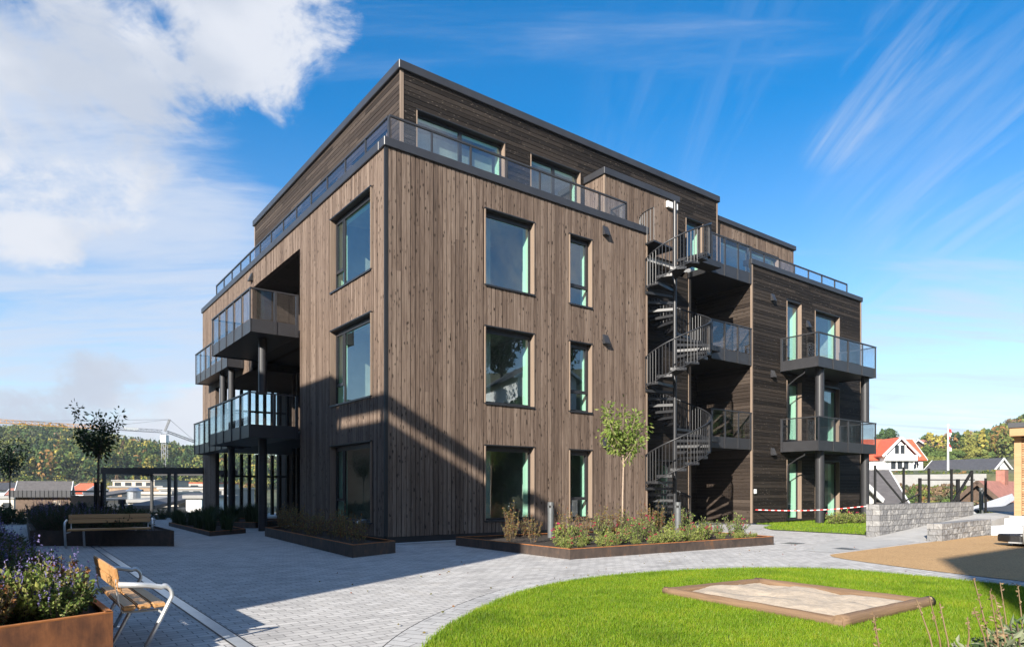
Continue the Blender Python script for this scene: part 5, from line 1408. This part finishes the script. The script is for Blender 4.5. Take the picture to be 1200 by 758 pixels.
for i, (u_, v_, H) in enumerate(((16, -17, 4.5), (20, -15, 5), (24, -19, 5), (19.5, -23, 4.5), (29, -14, 6), (34, -15, 7), (24, -25, 4.5), (29, -25, 4), (16, -26, 6), (40, -22, 9), (36, -64, 12), (46, -72, 13), (56, -72, 13), (64, -66, 12), (28, -60, 11), (38, -44, 5), (46, -48, 4.5), (30, -40, 5), (52, -44, 6))):
    p = W(u_, v_, 0); big_tree(W(u_, v_, terrain(p.x, p.y)-.1), H, H*.66, PAL[(1,2,1,3,1,2,0,1,2,1,0,1,0,1,2,1,2,1,0)[i]], 200+i, 'green tree behind the right of the camera', gh, 1500, .55)

# ================================================================== SKY, SUN, CAMERA
world = bpy.data.worlds.new('World'); scn.world = world; world.use_nodes = True
nt = world.node_tree; k = N(nt); bg = nt.nodes['Background']
SUN = Vector(W(2, 1, 0) - W(0, 0, 0)); SUN.z = -1.05; SUN.normalize()      # direction the light travels
elev = math.asin(-SUN.z); az = math.atan2(-SUN.x, -SUN.y)
sky = k.n('ShaderNodeTexSky', sky_type='NISHITA'); sky.sun_disc = False; sky.sun_elevation = elev; sky.sun_rotation = az % (2*math.pi)
sky.altitude = 60; sky.air_density = 1.0; sky.dust_density = .35; sky.ozone_density = 2.2
hs = k.n('ShaderNodeHueSaturation'); hs.inputs['Saturation'].default_value = 1.5; hs.inputs['Value'].default_value = 1.03; k.l(sky.outputs[0], hs.inputs['Color'])
dirv = k.n('ShaderNodeTexCoord').outputs['Generated']
sep = k.n('ShaderNodeSeparateXYZ'); k.l(dirv, sep.inputs[0])
k.l(k.mapr(sep.outputs[2], .18, .5, 1.2, 1.5), hs.inputs['Saturation'])
den = k.math('ADD', k.math('MAXIMUM', sep.outputs[2], 0.0), .12)
cb_ = k.n('ShaderNodeCombineXYZ'); k.l(k.math('DIVIDE', sep.outputs[0], den), cb_.inputs[0]); k.l(k.math('DIVIDE', sep.outputs[1], den), cb_.inputs[1])
plane = cb_.outputs[0]
def vdir(px, py): return Vector(((px-600)/FOC, 1, (HZ-py)/FOC)).normalized()
def blob(px, py, r_in, r_out):
    d = k.n('ShaderNodeVectorMath', operation='DOT_PRODUCT'); nn = k.n('ShaderNodeVectorMath', operation='NORMALIZE'); k.l(dirv, nn.inputs[0])
    k.l(nn.outputs[0], d.inputs[0]); d.inputs[1].default_value = vdir(px, py)
    return k.mapr(d.outputs['Value'], math.cos(math.radians(r_out)), math.cos(math.radians(r_in)), 0, 1, True)
def blob_dir(v, r_in, r_out):
    d = k.n('ShaderNodeVectorMath', operation='DOT_PRODUCT'); nn = k.n('ShaderNodeVectorMath', operation='NORMALIZE'); k.l(dirv, nn.inputs[0])
    k.l(nn.outputs[0], d.inputs[0]); d.inputs[1].default_value = Vector(v).normalized()
    return k.mapr(d.outputs['Value'], math.cos(math.radians(r_out)), math.cos(math.radians(r_in)), 0, 1, True)
def total(lst):
    s = lst[0]
    for x in lst[1:]: s = k.math('MAXIMUM', s, x)
    return s
# soft cumulus: noise on the direction itself
cum_n = k.noise(k.scale(dirv, 5.2, 5.2, 7.5, (1.3, .2, .4)), 1.0, 10, .62, .5)
cum_b = total([blob(10, 60, 4, 14), blob(60, 175, 2, 10), blob(285, -20, 1, 9.5), blob(120, 480, 2, 7.5), blob(215, 480, 1, 6), blob(20, 505, 0, 5), k.math('MULTIPLY', blob_dir((17.5,-5.2,6.8), 4, 20), .62)])
cum_d = k.math('MULTIPLY', k.math('SUBTRACT', k.noise(k.scale(dirv, 13, 13, 19, (.7,.3,.9)), 1.0, 9, .68, .6), .5), .42)
cum = k.mapr(k.math('ADD', k.math('ADD', cum_n, cum_d), k.math('MULTIPLY', cum_b, .34)), .65, .87, 0, .95, True)
# high streaks: stretched noise on the cloud plane
st_n = k.noise(k.scale(plane, .55, 2.6, 1, (.4, .1, 0), (0, 0, math.radians(-24))), 1.0, 9, .64, .7)
st_b = total([blob(60, 330, 8, 19), blob(180, 330, 4, 14), k.math('MULTIPLY', blob(1090, 460, 4, 11), .8), k.math('MULTIPLY', blob(1190, 470, 3, 10), .8)])
stv = k.mapr(k.math('ADD', st_n, k.math('MULTIPLY', st_b, .31)), .55, .93, 0, .85, True)
# thin wisps on the right
wi_n = k.noise(k.scale(plane, 8.0, .9, 1, (2.2, .7, 0), (0, 0, math.radians(-6))), 1.0, 9, .62, .8)
wi = k.math('MULTIPLY', k.mapr(wi_n, .42, .74, 0, 1, True), k.math('MULTIPLY', total([blob(990, 145, 0, 4), k.math('MULTIPLY', blob(1045, 80, 0, 6), .8), k.math('MULTIPLY', blob(1130, 190, 2, 11), .5), k.math('MULTIPLY', blob(820, 110, 2, 11), .2), k.math('MULTIPLY', blob(1090, 380, 1, 8), .55)]), .5))
behind = k.mapr(sep.outputs[1], -.1, .25, 1, 0, True)
cum2 = k.math('MULTIPLY', k.mapr(cum_n, .42, .66, 0, .85, True), behind)
shade = k.noise(k.scale(dirv, 4.5, 4.5, 7, (.3, .8, .1)), 1.0, 5, .5)
ccol = k.mix(k.mapr(shade, .36, .60, 0, 1, True), (2.85, 3.15, 3.7), (4.0, 4.15, 4.5))
low = k.mapr(sep.outputs[2], .0, .10, .88, 1)
ccol = k.mix(1.0, ccol, k.ramp(low, [(0, (0,0,0)), (1, (1,1,1))]), 'MULTIPLY')
c1 = k.mix(k.math('MAXIMUM', stv, wi), hs.outputs['Color'], (3.3, 3.7, 4.4))
c2_ = k.mix(k.math('MAXIMUM', cum, cum2), c1, ccol)
k.l(c2_, bg.inputs['Color']); bg.inputs['Strength'].default_value = .09

hz_m = bpy.data.materials.new('thin_autumn_haze'); hz_m.use_nodes = True; hn = hz_m.node_tree
hn.nodes.remove(hn.nodes['Principled BSDF']); pv = hn.nodes.new('ShaderNodeVolumePrincipled')
pv.inputs['Color'].default_value = (.86, .91, 1.0, 1); pv.inputs['Density'].default_value = .00030; pv.inputs['Anisotropy'].default_value = .2
hn.links.new(pv.outputs[0], hn.nodes['Material Output'].inputs['Volume'])
mb = MB(); mb.box((-1650, -1650, -40), (1650, 1650, 80)); tag(mb.build('haze', hz_m), 'thin pale haze filling the valley air', 'haze', kind='stuff')
sun = bpy.data.lights.new('sun', 'SUN'); sun.energy = 4.8; sun.angle = math.radians(.53); sun.color = (1.0, .93, .83)
so = bpy.data.objects.new('sun', sun); COL.objects.link(so); so.rotation_euler = SUN.to_track_quat('-Z', 'Y').to_euler(); so.location = (-20, -40, 30)
cam = bpy.data.cameras.new('camera'); co = bpy.data.objects.new('camera', cam); COL.objects.link(co); scn.camera = co
co.location = (0, 0, EYE); co.rotation_euler = (math.radians(90), 0, 0)
cam.sensor_width = 36; cam.lens = FOC/1200*36; cam.shift_y = (HZ-379)/1200; cam.clip_start = .05; cam.clip_end = 5000
vs = scn.view_settings; vs.view_transform = 'Standard'; vs.look = 'None'; vs.exposure = 1.2; vs.gamma = 1; vs.use_curve_mapping = False
scn.cycles.max_bounces = 8; scn.cycles.transparent_max_bounces = 24; scn.cycles.caustics_reflective = False; scn.cycles.caustics_refractive = False
scn.cycles.use_denoising = True
